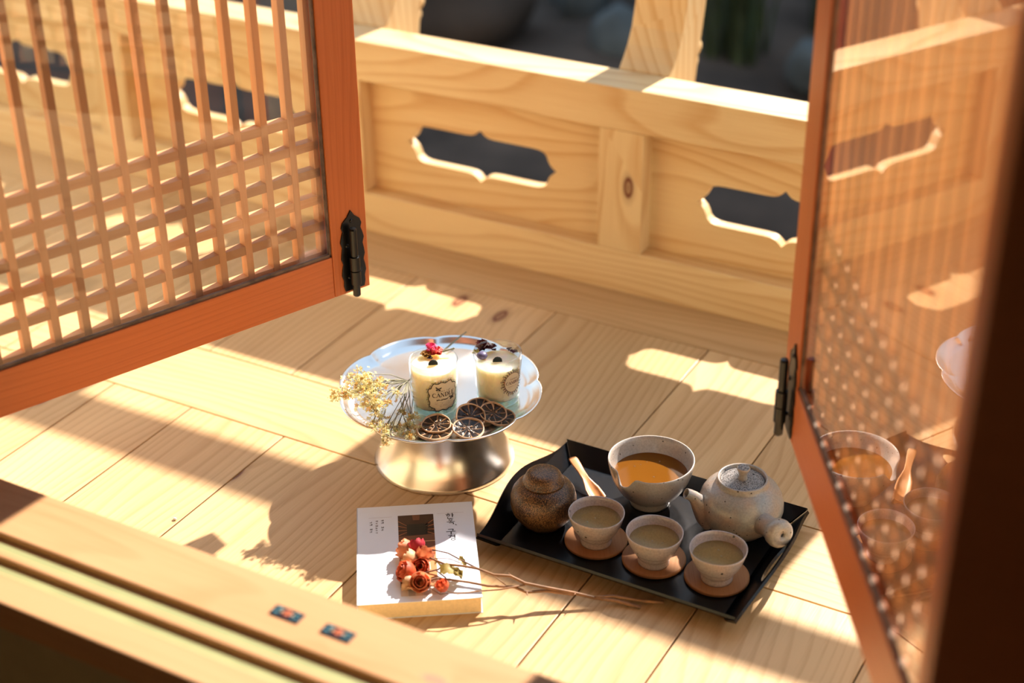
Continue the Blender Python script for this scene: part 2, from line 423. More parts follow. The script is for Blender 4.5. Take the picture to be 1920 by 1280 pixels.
# ------------------------------------------------------------------ veranda floor
SILL_Z = .225; SY0, SY1 = .8341, .9967
def build_floor():
    m = MB(); g = .0011; z0 = -.03
    def board(x0, x1, y0, y1, ax):
        m.box((x0 + g, y0 + g, z0), (x1 - g, y1 - g, 0), ax)
    X0, X1 = -3.4, 1.3
    # border board below the railing, long boards across, short boards between them
    for a, b in ((X0, -1.9), (-1.9, .1), (.1, X1)): board(a, b, 2.0015, 2.32, 0)
    for a, b in ((X0, -1.75), (-1.75, .35), (.35, X1)): board(a, b, 1.4905, 1.635, 0)
    xs = [X0, -3.1, -2.85, -2.62, -2.4, -2.2, -1.98, -1.82, -1.64, -1.459, -1.303, -1.0385, -.773, -.598, -.41, -.22, -.02, .2, .42, .66, .9, 1.1, X1]
    for a, b in zip(xs, xs[1:]): board(a, b, 1.635, 2.0015, 1)
    xs = [X0, -3.15, -2.9, -2.66, -2.45, -2.25, -2.05, -1.86, -1.69, -1.5226, -1.3759, -1.2094, -.9455, -.683, -.5417, -.335, -.13, .06, .25, .45, .66, .88, 1.1, X1]
    for a, b in zip(xs, xs[1:]): board(a, b, .985, 1.4905, 1)
    m.box((X0, .97, -.05), (X1, 2.32, -.031), 0)
    o = m.build('floor', M['floor'], bevel=.0008)
    tag(o, 'pale pine veranda floorboards striped with sunlight and shadow', 'floor', kind='structure')
build_floor()

# ------------------------------------------------------------------ window opening: sill, jambs, head
OX0, OX1 = -1.376, -.1543
win = tag(empty('window_1', (0, 0, 0)), 'open window frame with a thick pale sill and dark jamb', 'window', kind='structure')
def build_window():
    # sill in strips so that the two sliding grooves are really cut in
    z = SILL_Z; zb = z - .036; d = .0069
    m = MB(); X0, X1 = OX0 - .25, OX1 + .25
    prof = [(SY0, zb), (SY0, z), (.8708, z), (.8708, z - d), (.8898, z - d), (.8898, z), (.8994, z), (.8994, z - d), (.9208, z - d), (.9208, z), (SY1, z), (SY1, zb)]
    m.plate([[(p[0], p[1]) for p in prof][::-1]], X1 - X0, lambda a, b, w: (X0 - w, a, b), uax=0)
    # grain along x on this plate
    o = len(m.uv)
    for k, f in enumerate(m.f):
        m.uv[k] = [(m.v[i][0] + 3.3, m.v[i][1] + m.v[i][2] + .2) for i in f]; m.bd[k] = (.5, .5)
    m.build('window_sill', M['sill'], win, bevel=.0018)
    for a, b in ((.8713, .8819), (.9000, .9118)):
        MB().box((X0 + .01, a, z - d), (X1 - .01, b, z - d + .0028), 0).build('track_strip', M['strip'], win, bevel=.001)
    MB().box((OX0 - .10, SY0, z), (OX0, SY1, 2.0), 2).build('jamb', M['jamb'], win, bevel=.003)
    jm = MB(); jm.plate([[(OX1, SY0), (OX1 + .10, SY0), (OX1 + .10, SY1), (OX1 + .048, SY1), (OX1 + .048, SY0 + .034), (OX1, SY0 + .034)]], 2.0 - z, lambda a, b, w: (a, b, 2.0 + w), uax=0)
    jm.build('jamb', M['jamb'], win, bevel=.003)
    MB().box((OX0 - .10, SY0, 2.0), (OX1 + .10, SY1, 2.1), 0).build('window_head', M['jamb'], win, bevel=.003)
build_window()

def plaque(x, label):
    m = MB(); m.box((-.0185, -.008, 0), (.0185, .008, .0012), 0)
    o = m.build('inlay_plaque', plain('dark_blue_lacquer', (.010, .018, .035), .3, noise=.3, nscale=400), None, bevel=.0004, loc=(x, .9546, SILL_Z))
    o.scale = (.92, .92, 1)
    teal = plain('teal_shell', (.06, .22, .26), .3, noise=.6, nscale=300); org = plain('orange_shell', (.36, .075, .012), .4, noise=.4, nscale=300); crm = plain('cream_shell', (.36, .30, .18), .4, noise=.3, nscale=300)
    f = MB()
    for k in range(6):
        a = k * pi / 3; f.ball((.0035 * cos(a), .0035 * sin(a), .0012), .0026, 8, 4, sc=(1, 1, .25))
    f.ball((0, 0, .0014), .002, 8, 4, sc=(1, 1, .3)); f.build('flower_inlay', org, o)
    for sx in (-1, 1):
        for q in ((.0125, .003, .0032), (.0135, -.003, .0026), (.0095, -.0045, .0018), (.0095, .0045, .0016)):
            MB().ball((sx * q[0], q[1], .0012), q[2], 7, 4, sc=(1, .8, .2)).build('leaf_inlay', teal, o)
        MB().ball((sx * .0072, 0, .0012), .0022, 7, 4, sc=(.7, 1.3, .25)).build('scroll_inlay', crm, o)
    tag(o, label, 'plaque', 'inlaid plaques on the sill')
plaque(-.7925, 'small dark blue inlaid plaque on the sill, farther from the book')
plaque(-.7322, 'small dark blue inlaid plaque on the sill, just below the book')

# ------------------------------------------------------------------ room inside and garden outside
def build_shell():
    ix0, ix1, iy0, fz, cz = -2.7, 1.5, -2.4, -.36, 2.45
    m = MB(); t = .12
    y0, y1 = SY0 + .004, SY1
    zb = SILL_Z - .036
    m.box((ix0, y0, fz), (ix1, y1 - .01, zb), 0)
    m.box((ix0, y0, zb), (OX0 - .10, y1, cz), 0); m.box((OX1 + .10, y0, zb), (ix1, y1, cz), 0)
    m.box((OX0 - .10, y0, 2.1), (OX1 + .10, y1, cz), 0)
    tag(m.build('wall_front', M['wall']), 'beige papered wall below and around the window', 'wall', kind='structure')
    tag(MB().box((ix0, iy0 - t, fz), (ix1, iy0, cz), 0).build('wall_back', M['wall']), 'plain papered wall behind the viewer', 'wall', kind='structure')
    tag(MB().box((ix0 - t, iy0 - t, fz), (ix0, y1, cz), 0).build('wall_left', M['wall']), 'plain papered side wall left of the window', 'wall', kind='structure')
    tag(MB().box((ix1, iy0 - t, fz), (ix1 + t, y1, cz), 0).build('wall_right', M['wall']), 'plain papered side wall right of the window', 'wall', kind='structure')
    tag(MB().box((ix0 - t, iy0 - t, cz), (ix1 + t, 1.75, cz + .1), 0).build('ceiling', M['ceiling']), 'dark boarded ceiling running out as the eave', 'ceiling', kind='structure')
    tag(MB().box((ix0 - t, iy0 - t, fz - .1), (ix1 + t, y0, fz), 0).build('floor_inside', M['floor']), 'boarded floor of the room below the window', 'floor', kind='structure')
build_shell()

GZ = -.48
def build_garden():
    m = MB(); nx, ny = 60, 40
    for j in range(ny + 1):
        for i in range(nx + 1):
            x = -8 + 12 * i / nx; y = 1.2 + 6.0 * j / ny
            h = .12 * sin(x * 1.7 + y) + .08 * sin(x * 3.1 - y * 2.3) + .05 * rnd.uniform(-1, 1)
            h *= .35
            m.v.append((x, y, GZ + h * (0 if y < 1.4 else 1)))
    for j in range(ny):
        for i in range(nx):
            a = j * (nx + 1) + i; m.face([a, a + 1, a + nx + 2, a + nx + 1], sm=True)
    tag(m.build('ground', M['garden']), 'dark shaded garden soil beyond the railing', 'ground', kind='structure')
    tag(MB().box((-9, 7.0, GZ - .2), (6, 7.3, 2.5), 0).build('wall_added_shade', M['shadewall']), 'added unseen wall shading the ground beyond the railing', 'wall', kind='structure')  # out of view, added to keep the sun off the garden
    rocks = [(-2.60, 4.27, .27, .17, 'rock2', 'dark brown mossy mound just over the top rail'),
             (-2.30, 4.62, .10, .13, 'rock', 'bluish grey boulder just right of the brown mound'),
             (-2.42, 4.80, .12, .13, 'rock', 'pale slate boulder at the top edge, above the bluish boulder'),
             (-2.04, 4.36, .10, .10, 'rock', 'low grey rock against the left edge of the curved railing post'),
             (-1.42, 4.36, .09, .09, 'rock', 'low bluish rock beside the orange door leaf, close over the rail')]
    for x, y, r, h, mt, lab in rocks:
        b = MB(); b.ball((0, 0, h * .45), 1, 14, 9, sc=(r, r * rnd.uniform(.7, .95), h), jit=.16)
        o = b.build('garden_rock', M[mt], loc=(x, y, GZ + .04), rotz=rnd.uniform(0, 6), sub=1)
        tag(o, lab, 'rock', 'rocks in the garden')
    for x, y, n, lab in ((-1.70, 4.48, 80, 'dark green grass clump to the right of the curved railing post'),
                         (-1.50, 4.86, 80, 'tall dark grass clump farther back near the orange door leaf')):
        b = MB()
        for k in range(n):
            a = rnd.uniform(0, 2 * pi); l = rnd.uniform(.3, .62); sp = rnd.uniform(.02, .09)
            p0 = Vector((rnd.uniform(-.08, .08), rnd.uniform(-.08, .08), 0)); dd = Vector((cos(a) * sp, sin(a) * sp, l)); sd = Vector((-sin(a), cos(a), 0)) * .006
            p1 = p0 + dd * .55; p2 = p0 + Vector((dd.x * 1.5, dd.y * 1.5, dd.z * .93))
            b.quad(p0 - sd, p0 + sd, p1 + sd, p1 - sd); b.quad(p1 - sd, p1 + sd, p2 + sd * .2, p2 - sd * .2)
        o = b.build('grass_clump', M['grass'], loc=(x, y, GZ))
        tag(o, lab, 'grass', 'grass clumps in the garden')
build_garden()

# ------------------------------------------------------------------ railing
YF = 2.112
rail = tag(empty('wooden_railing', (0, 0, 0)), 'pale pine veranda railing with carved cloud shaped openings in its panels', 'railing')
PX = [-.9835 + .533 * k for k in range(-5, 5)]
def cut_outline(cx, cz):
    q = [(.1460, 0), (.1395, .0035), (.1330, .0100), (.1290, .0180), (.1265, .0255), (.1205, .0310), (.1120, .0335), (.10, .0342),
         (.030, .0342), (.018, .0350), (.0105, .0375), (.0050, .0420), (.0, .0475)]
    top = q + [(-x, z) for x, z in reversed(q[:-1])]
    loop = top + [(x, -z) for x, z in reversed(top[1:-1])]
    return [(cx + x, cz + z) for x, z in loop]
def build_railing():
    X0, X1 = PX[0] - .045, PX[-1] + .045
    MB().box((X0, YF, 0), (X1, YF + .080, .0752), 0).build('bottom_rail', M['rail'], rail, bevel=.0015)
    MB().box((X0, YF, .2838), (X1, YF + .0772, .3545), 0).build('top_rail', M['rail'], rail, bevel=.002)
    for x in PX:
        MB().box((x - .0388, YF, .0752), (x + .0388, YF + .0772, .2838), 2).build('post', M['rail'], rail, bevel=.0012)
    yp = 2.147
    for a, b in zip(PX, PX[1:]):
        x0, x1 = a + .0388, b - .0388; cx = (a + b) / 2
        if abs(cx + 1.25) < .05: cx = -1.2612
        elif abs(cx + .717) < .05: cx = -.7187
        m = MB(); m.plate([[(x0, .0752), (x1, .0752), (x1, .2838), (x0, .2838)], cut_outline(cx, .1735)], .019, lambda u, v, w: (u, yp - w, v), uax=0)
        m.build('panel', M['rail'], rail)
    front = [(2.1925, .3545), (2.206, .367), (2.222, .386), (2.237, .412), (2.2475, .447), (2.2545, .485), (2.262, .53), (2.275, .58), (2.294, .635), (2.318, .685), (2.334, .706)]
    back = [(2.383, .706), (2.378, .66), (2.362, .60), (2.348, .54), (2.338, .48), (2.330, .44), (2.321, .40), (2.308, .352), (2.300, .31), (2.288, .275), (2.262, .262), (2.1925, .262)]
    first = None
    for x in PX:
        m = MB(); m.plate([(front + back)[::-1]], .09, lambda a, b, w: (x - .045 - w, a, b), uax=1)
        o = m.build('baluster', M['rail'], rail, bevel=.003)
        for sx in (-.03, .03):
            s = MB()
            s.ball((x + sx, 2.318, .392), .014, 10, 7, sc=(.9, 1.0, .8)); s.ball((x + sx, 2.311, .366), .02, 10, 7, sc=(.85, 1.0, .9)); s.ball((x + sx, 2.303, .345), .018, 10, 7, sc=(.85, 1, 1.0))
            s.build('carved_scroll', M['rail'], o)
    m = MB(); m.lathe([(0, X0), (.032, X0), (.032, X1), (0, X1)], 32, xf=lambda a, b, c: (c, 2.357 + a, .735 + b))
    m.build('hand_rail', M['rail'], rail)
build_railing()

# ------------------------------------------------------------------ lattice window leaves
def hinge_part(parent, s, u0, v0, flip=1):
    """wavy plate with a lift-off pin barrel; s is the side the face looks to"""
    prof = [(.0, .1150), (.006, .1060), (.0135, .1000), (.0160, .0930), (.0140, .0870), (.0165, .0800), (.0185, .0720), (.0160, .0640), (.0175, .0560), (.0185, .0480),
            (.0160, .0400), (.0180, .0320), (.0190, .0240), (.0165, .0160), (.0170, .0080), (.0150, .0)]
    loop = [(a, b) for a, b in prof] + [(-a, b) for a, b in reversed(prof[1:])]
    m = MB(); m.plate([[(u0 + flip * a, v0 + b) for a, b in loop]], .002, lambda a, b, w: (a, s * (.002 + w), b))
    h = m.build('hinge', M['iron'], parent, bevel=.0005)
    k = MB(); y = s * .011
    xf = lambda a, b, c: (u0 - .004 * flip + a, y + b, c + v0)
    k.lathe([(0, .094), (.0042, .0935), (.005, .091), (.005, .052), (0, .052)], 20, xf=xf, sm=False)
    k.lathe([(0, .053), (.0070, .0525), (.0070, .033), (0, .033)], 20, xf=xf, sm=False)
    k.lathe([(0, .032), (.0070, .0315), (.0070, .0125), (0, .0125)], 20, xf=xf, sm=False)
    k.lathe([(0, .013), (.0052, .0125), (.0052, -.004), (.0035, -.006), (0, -.006)], 20, xf=xf, sm=False)
    k.build('hinge_barrel', M['iron'], h)
    for a, b in ((0, .1), (-.008, .02), (.010, .026), (-.009, .066)):
        MB().ball((u0 + flip * a, s * .002, v0 + b), .003, 10, 5, sc=(1, .6, 1)).build('screw_head', M['iron'], h)

def leaf(name, loc, ang, s, W, stile, bot, hu, flip, label):
    """local x runs from the free edge to the hung edge, the near face is y=0, the body lies on the side -s"""
    e = tag(empty(name, loc, ang), label, 'lattice window leaf', kind='structure')
    T = .036; Ht = 1.74
    Y = lambda a, b: (min(-s * a, -s * b), max(-s * a, -s * b))
    def bx(nm, x0, x1, ya, yb, z0, z1, ax, mat, bev=.001):
        y0, y1 = Y(ya, yb); return MB().box((x0, y0, z0), (x1, y1, z1), ax).build(nm, mat, e, bevel=bev)
    bx('stile', 0, stile, 0, T, 0, Ht, 2, M['door']); bx('stile', W - .055, W, 0, T, 0, Ht, 2, M['door'])
    bx('frame_rail', stile + .0006, W - .0556, 0, T, 0, bot, 0, M['door']); bx('frame_rail', stile + .0006, W - .0556, 0, T, Ht - .06, Ht, 0, M['door'])
    xi0, xi1, zi0, zi1 = stile, W - .055, bot, Ht - .06
    # lattice, one piece
    m = MB(); p = .0377; k = 0
    ya, yb = Y(.0145, .0282)
    x = xi0 + p
    while x < xi1 - .01:
        m.box((x - .0047, ya, zi0), (x + .0047, yb, zi1), 2); x += p
    vs = [bot + p + .004 + p * i for i in range(5)] + [bot + .62 + p * i for i in range(7)] + [zi1 - p * (i + 1) for i in range(5)]
    ya2, yb2 = Y(.0150, .0278)
    for v in vs: m.box((xi0, ya2, v - .006), (xi1, yb2, v + .006), 0)
    # inner lining of the frame
    for a in ((xi0, xi0 + .007), (xi1 - .007, xi1)): m.box((a[0], ya2, zi0), (a[1], yb2, zi1), 2)
    m.box((xi0, ya2, zi0), (xi1, yb2, zi0 + .005), 0); m.box((xi0, ya2, zi1 - .007), (xi1, yb2, zi1), 0)
    m.build('lattice', M['lattice'], e)
    g = MB(); yg = -s * .004
    g.quad((xi0, yg, zi0), (xi1, yg, zi0), (xi1, yg, zi1), (xi0, yg, zi1)); g.build('pane', M['glass'], e)
    sl = MB(); y0, y1 = Y(.0025, .0075)
    sl.box((xi0, y0, zi0), (xi1, y1, zi0 + .004), 0); sl.box((xi0, y0, zi0), (xi0 + .003, y1, zi1), 2); sl.box((xi1 - .003, y0, zi0), (xi1, y1, zi1), 2)
    sl.build('glazing_seal', M['seal'], e)
    hinge_part(e, s, hu, .004, flip)
    return e
leaf('door_1', (-1.0937, 1.5598, .238), atan2(-.92656, -.37616), 1, .645, .0556, .0594, .0245, -1, 'orange stained lattice leaf with glass, hung open over the left of the floor')
leaf('door_2', (-.4656 - .043 * .5093 - .0026, 1.4772 + .043 * .8606 - .0015, .238), atan2(-.86059, .5093), -1, .632, .066, .0725, .046, 1, 'orange stained lattice leaf beside the teapot, its glass mirroring the tea tray')

# ------------------------------------------------------------------ pedestal plate
SC = Vector((-.9825, 1.5555, 0))
PZ = .1100
def build_stand():
    e = tag(empty('pedestal_plate', SC), 'brushed steel pedestal plate with scalloped rim holding candles', 'pedestal plate')
    m = MB()
    prof = [(.0, -.0030), (.05, -.0032), (.0905, -.0035), (.0945, -.012), (.0, -.012)]
    # foot: wide flare at the floor, narrow below the plate
    fp = [(.0972, 0), (.0975, .0015), (.0950, .006), (.0890, .016), (.0835, .028), (.0790, .042), (.0760, .058), (.0745, .075), (.0745, .090), (.0760, PZ - .003), (.0745, PZ - .003),
          (.0730, .090), (.0730, .075), (.0745, .058), (.0775, .042), (.0820, .028), (.0875, .016), (.0935, .006), (.0955, 0)]
    m.lathe(fp, 96, closed=True).build('foot', M['metal'], e)
    m = MB(); seg = 240
    def rad(a, k):
        t = abs(sin(4 * (a - radians(-10)))) ** .42
        return k * (.1305 + .0095 * t)
    rings = [(.0, PZ, 0), (.3, PZ, 0), (.6, PZ, 0), (.84, PZ, 1), (.885, PZ + .0008, 1), (.925, PZ + .004, 1), (.965, PZ + .0085, 1), (.985, PZ + .0100, 1), (1.0, PZ + .0098, 1), (.998, PZ + .0082, 1),
             (.965, PZ + .0055, 1), (.925, PZ + .0012, 1), (.885, PZ - .0020, 1), (.84, PZ - .0028, 1), (.5, PZ - .0028, 0), (.0, PZ - .0028, 0)]
    for k, z, sc in rings:
        for j in range(seg):
            a = 2 * pi * j / seg; r = rad(a, k) if sc else .139 * k
            X_, Y_ = r * cos(a), r * sin(a); q_ = (X_ * -.489 + Y_ * .872) * .022; m.v.append((X_ * .995 - q_ * .489 + .0040, Y_ * .995 + q_ * .872 - .0100, z))
    for i in range(len(rings) - 1):
        for j in range(seg):
            m.face([i * seg + j, i * seg + (j + 1) % seg, (i + 1) * seg + (j + 1) % seg, (i + 1) * seg + j], sm=True)
    m.build('plate', M['metal'], e)
build_stand()

# ------------------------------------------------------------------ lettering made of strokes
class Ink:
    """flat strokes collected in 2D, later laid on a surface"""
    def __init__(s): s.q = []
    def line(s, pts, w):
        n = len(pts)
        for i in range(n - 1):
            (x0, y0), (x1, y1) = pts[i], pts[i + 1]; l = hypot(x1 - x0, y1 - y0)
            if l < 1e-9: continue
            w0 = w[i] if isinstance(w, (list, tuple)) else w; w1 = w[i + 1] if isinstance(w, (list, tuple)) else w
            nx, ny = -(y1 - y0) / l, (x1 - x0) / l
            s.q.append(((x0 - nx * w0 / 2, y0 - ny * w0 / 2), (x1 - nx * w1 / 2, y1 - ny * w1 / 2), (x1 + nx * w1 / 2, y1 + ny * w1 / 2), (x0 + nx * w0 / 2, y0 + ny * w0 / 2)))
    def arc(s, cx, cy, rx, ry, a0, a1, w0, w1=None, n=14):
        P = [(cx + rx * cos(radians(a0 + (a1 - a0) * i / n)), cy + ry * sin(radians(a0 + (a1 - a0) * i / n))) for i in range(n + 1)]
        W = [w0 + (w1 - w0) * (.5 - .5 * cos(2 * pi * i / n)) if w1 is not None else w0 for i in range(n + 1)]
        s.line(P, W)
    def poly(s, *p): s.q.append(tuple(p))
    def mesh(s, xf, mb=None, mi=0):
        m = mb or MB()
        for p in s.q:
            o = len(m.v); m.v += [tuple(xf(*c)) for c in p]; m.face(range(o, o + len(p)), mi=mi)
        return m

def word_candle(k, x0, y0, h):
    """CANDLE in thick and thin capitals with serifs, left edge x0, base y0, height h"""
    T, t = .16 * h, .055 * h; x = x0
    def ser(cx, cy, w=.30): k.line([(cx - w * h / 2, cy), (cx + w * h / 2, cy)], t)
    k.arc(x + .42 * h, y0 + .5 * h, .36 * h, .48 * h, 50, 310, t, T); k.line([(x + .66 * h, y0 + .95 * h), (x + .68 * h, y0 + .72 * h)], t); x += .86 * h
    def A(x):
        k.line([(x, y0), (x + .38 * h, y0 + h)], t); k.line([(x + .36 * h, y0 + h), (x + .74 * h, y0)], T); k.line([(x + .15 * h, y0 + .34 * h), (x + .6 * h, y0 + .34 * h)], t)
        ser(x, y0 + t / 2); ser(x + .74 * h, y0 + t / 2)
    A(x + .05 * h); x += .95 * h
    k.line([(x + .12 * h, y0), (x + .12 * h, y0 + h)], t); k.line([(x + .12 * h, y0 + h), (x + .72 * h, y0)], T); k.line([(x + .72 * h, y0), (x + .72 * h, y0 + h)], t)
    ser(x + .12 * h, y0 + t / 2); ser(x + .05 * h, y0 + h - t / 2, .2); ser(x + .72 * h, y0 + h - t / 2); x += .98 * h
    k.line([(x + .12 * h, y0), (x + .12 * h, y0 + h)], T); k.arc(x + .18 * h, y0 + .5 * h, .56 * h, .48 * h, -90, 90, t, T); ser(x + .1 * h, y0 + t / 2); ser(x + .1 * h, y0 + h - t / 2); x += .92 * h
    k.line([(x + .12 * h, y0), (x + .12 * h, y0 + h)], T); k.line([(x, y0 + t / 2), (x + .58 * h, y0 + t / 2)], t); k.line([(x + .57 * h, y0), (x + .6 * h, y0 + .25 * h)], t); ser(x + .12 * h, y0 + h - t / 2); x += .76 * h
    k.line([(x + .12 * h, y0), (x + .12 * h, y0 + h)], T)
    for yy, w in ((t / 2, .6), (.52 * h, .42), (h - t / 2, .56)): k.line([(x, y0 + yy), (x + w * h, y0 + yy)], t)
    k.line([(x + .58 * h, y0), (x + .62 * h, y0 + .24 * h)], t); k.line([(x + .55 * h, y0 + h), (x + .56 * h, y0 + .8 * h)], t)

def butterfly(k, x, y, s, rot=0):
    c, d = cos(rot), sin(rot)
    P = lambda a, b: (x + s * (a * c - b * d), y + s * (a * d + b * c))
    for sg in (-1, 1):
        k.poly(P(0, 0), P(sg * .9, .35), P(sg * 1.0, .85), P(sg * .3, .5)); k.poly(P(0, 0), P(sg * .35, -.6), P(sg * .8, -.35), P(sg * .6, .05))
    k.line([P(0, -.5), P(0, .5)], s * .15)

def tiny_row(k, x0, x1, y, h, r, gap=.35):
    """a row of lettering too small to read in the photo: short upright strokes"""
    x = x0
    while x < x1:
        w = h * r.uniform(.35, .6)
        if r.random() > .14:
            k.line([(x, y), (x, y + h)], h * .16)
            if r.random() > .4: k.line([(x, y + h * r.choice((0, .5, 1))), (x + w, y + h * r.choice((0, .5, 1)))], h * .13)
        x += w + h * gap

# ------------------------------------------------------------------ candles
def candle(loc, r0, r1, hgt, wax_top, lab_ang, kind, label):
    e = tag(empty('jar_candle', loc), label, 'candle', 'jar candles on the pedestal plate')
    b = .010
    rr = lambda z: r0 + (r1 - r0) * min(1, max(0, z / hgt)) ** .8
    g = MB()
    prof = [(.0, .0), (r0 * .86, .0), (r0 * .97, .0015), (r0, .005)] + [(rr(z), z) for z in (.012, .022, .034, .046, .058, hgt - .001)]
    rim = [(r1 - .0004, hgt + .0003), (r1 - .0014, hgt + .0004), (r1 - .0022, hgt - .001)]
    inner = [(rr(z) - .0022, z) for z in (wax_top + .002, wax_top)]
    g.lathe(prof + rim + inner, 64); g.build('glass_jar', M['jarglass'], e)
    # solid glass base glowing at the bottom: a thick lens of pale glass
    gb = MB(); gb.lathe([(0, .0012), (r0 * .93, .0012), (r0 * .97, .004), (rr(b) - .0012, b - .001), (0, b - .002)], 64)
    gb.build('glass_base', M['glassbase'], e)
    w = MB(); w.lathe([(0, b), (rr(b) - .0028, b), (rr(b) - .0022, b + .002)] + [(rr(z) - .0020, z) for z in (.02, .03, .04, .05, wax_top - .001)] + [(rr(wax_top) - .0028, wax_top), (.012, wax_top - .0004), (0, wax_top - .0004)], 64)
    w.build('wax', M['wax'], e)
    k = MB(); cam = radians(-57)
    dx, dy = cos(cam + pi / 2), sin(cam + pi / 2)
    arch = [(-.0062, 0), (.0062, 0), (.0056, .0045), (.003, .0075), (0, .0083), (-.003, .0075), (-.0056, .0045)]
    k.plate([arch], .0012, lambda a, bb, c: (a * dx, a * dy + c, wax_top - .001 + bb)); k.build('wick', M['wick'], e)
    # print on the jar
    rl = lambda z: rr(z) + .0003
    zc = .0335 if kind == 0 else .040
    def xf(off):
        return lambda x, y: ((rl(zc + y) + off) * cos(lab_ang + x / r1), (rl(zc + y) + off) * sin(lab_ang + x / r1), zc + y)
    ink = Ink(); rr_ = random.Random(3 + kind)
    if kind == 0:
        def edge(a, s): # bracketed, wavy square outline
            c, d = cos(a), sin(a); k_ = 1 / max(abs(c), abs(d)); q = .0205 * min(k_, 1.17) * (1 - .05 * (abs(sin(2 * a)) > .93))
            q *= 1 + .045 * sin(12 * a) * s
            return (q * c * 1.0, q * d * 1.02)
        n = 160
        P = [edge(2 * pi * i / n, 1) for i in range(n + 1)]; ink.line(P, .0011)
        P2 = [(x * 1.07, y * 1.07) for x, y in P]
        for i in range(0, n, 4): ink.arc(P2[i][0], P2[i][1], .0011, .0011, 0, 300, .0005, n=6)
        word_candle(ink, -.0158, -.0005, .0063)
        tiny_row(ink, -.009, .013, .0072, .0022, rr_)
        ink.line([(-.010, -.0055), (-.007, -.0045), (-.004, -.0058), (0, -.0045), (.003, -.0055), (.007, -.0040)], .0006); tiny_row(ink, -.010, .006, -.0062, .0024, rr_, .2)
        butterfly(ink, -.0075, .0118, .0042, -.2); butterfly(ink, .0125, -.0050, .0045, .1)
        for yy, w_ in ((-.0092, .013), (-.0112, .0125), (-.0132, .010), (-.0152, .006)): tiny_row(ink, -w_, w_, yy, .0009, rr_)
        bg = [(x * .97, y * .97) for x, y in P[:-1]]
    else:
        ink.arc(0, 0, .0132, .0150, 0, 360, .0008, n=48)
        for i in range(28):
            a = 2 * pi * i / 28; l = .0030 + .0022 * (i % 2)
            c, d = cos(a), sin(a); x, y = .0140 * c, .0158 * d
            ink.line([(x, y), (x + l * c, y + l * d)], [.0018, .0003]); ink.arc(x + l * c * .7 - d * .001, y + l * d * .7 + c * .001, .0012, .0012, 0, 300, .0005, n=6)
        word_candle(ink, -.0112, -.0022, .0044); tiny_row(ink, -.006, .007, .0045, .0018, rr_); tiny_row(ink, -.007, .007, -.0062, .0012, rr_)
        bg = [(.0129 * cos(2 * pi * i / 40), .0147 * sin(2 * pi * i / 40)) for i in range(40)]
    m = MB()
    f = xf(.0001); o = len(m.v); m.v.append(tuple(f(0, 0)))
    for p in bg: m.v.append(tuple(f(*p)))
    # ring the label so that it bends with the glass
    o2 = len(m.v)
    for p in bg: m.v.append(tuple(f(p[0] * .5, p[1] * .5)))
    nb = len(bg)
    for i in range(nb):
        j = (i + 1) % nb
        m.face([1 + i, 1 + j, o2 + j, o2 + i], sm=True); m.face([o2 + i, o2 + j, 0], sm=True)
    lb = m.build('label', M['labelbg'], e); lb['label'] = 'printed label reading CANDLE'
    ink.mesh(xf(.0003)).build('print', M['print'] if kind == 0 else M['print2'], lb)
    return e

def glassbase_mat():
    m, nt, out = new_mat('pale_green_glass_base')
    g = N(nt, 'ShaderNodeBsdfGlass', i_Roughness=.02, i_IOR=1.45); g.inputs[0].default_value = (.86, .95, .90, 1)
    d = N(nt, 'ShaderNodeBsdfTransparent'); d.inputs[0].default_value = (.85, .93, .88, 1)
    mx = N(nt, 'ShaderNodeMixShader'); mx.inputs[0].default_value = .45
    nt.links.new(g.outputs[0], mx.inputs[1]); nt.links.new(d.outputs[0], mx.inputs[2]); nt.links.new(mx.outputs[0], out.inputs[0]); return m
M['glassbase'] = glassbase_mat()

C1 = Vector((-.9657, 1.5100, PZ)); C2 = Vector((-.9012, 1.5670, PZ))
c1 = candle(C1, .0298, .0325, .0735, .0650, radians(-57 + 22), 0, 'white jar candle with pink blossoms, next to the pale yellow dried flowers')
c2 = candle(C2, .0284, .0325, .0735, .0580, radians(-59 + 38), 1, 'white jar candle with dark maroon petals and a purple sunburst print')

def petals_on(e, zt, items):
    for nm, mt, x, y, r, n, hh in items:
        b = MB()
        for k in range(n):
            a = 2 * pi * k / n + rnd.uniform(-.3, .3); l = r * rnd.uniform(.8, 1.2); t = rnd.uniform(.2, .95)
            d = Vector((cos(a), sin(a), 0)); sd = Vector((-sin(a), cos(a), 0))
            p0 = Vector((x, y, zt + hh * .2)); p1 = p0 + d * l * .6 + Vector((0, 0, hh * t)); p2 = p0 + d * l + Vector((0, 0, hh * t * .7))
            b.quad(p0, p1 - sd * l * .4, p2, p1 + sd * l * .4, sm=False)
        b.build(nm, M[mt], e)
def loc_px(e, px, py, z):
    p = at(px, py, z) - e.location; return p.x, p.y
z1 = PZ + .0650 + .004
a = loc_px(c1, 808, 652, z1 + .004); b = loc_px(c1, 818, 657, z1 + .003); c = loc_px(c1, 799, 663, z1); d = loc_px(c1, 806, 671, z1 - .003)
petals_on(c1, .0650, [('blossom', 'pink', *a, .008, 26, .012), ('blossom', 'coral', *b, .009, 34, .010), ('blossom', 'floret_o', *c, .0075, 22, .007), ('blossom', 'lilac', *d, .004, 10, .003)])
m = MB(); pa = at(822, 663, z1) - C1; pb = at(851, 654, z1 + .004) - C1
m.tube([pa, (pa + pb) / 2 + Vector((0, 0, .002)), pb], .0007, 6)
for k in range(9):
    q = pa.lerp(pb, .35 + .65 * k / 8); m.ball((q.x, q.y, q.z + .001), .0013, 6, 4)
m.build('sprig', M['stalk'], c1)
z2 = PZ + .058 + .003
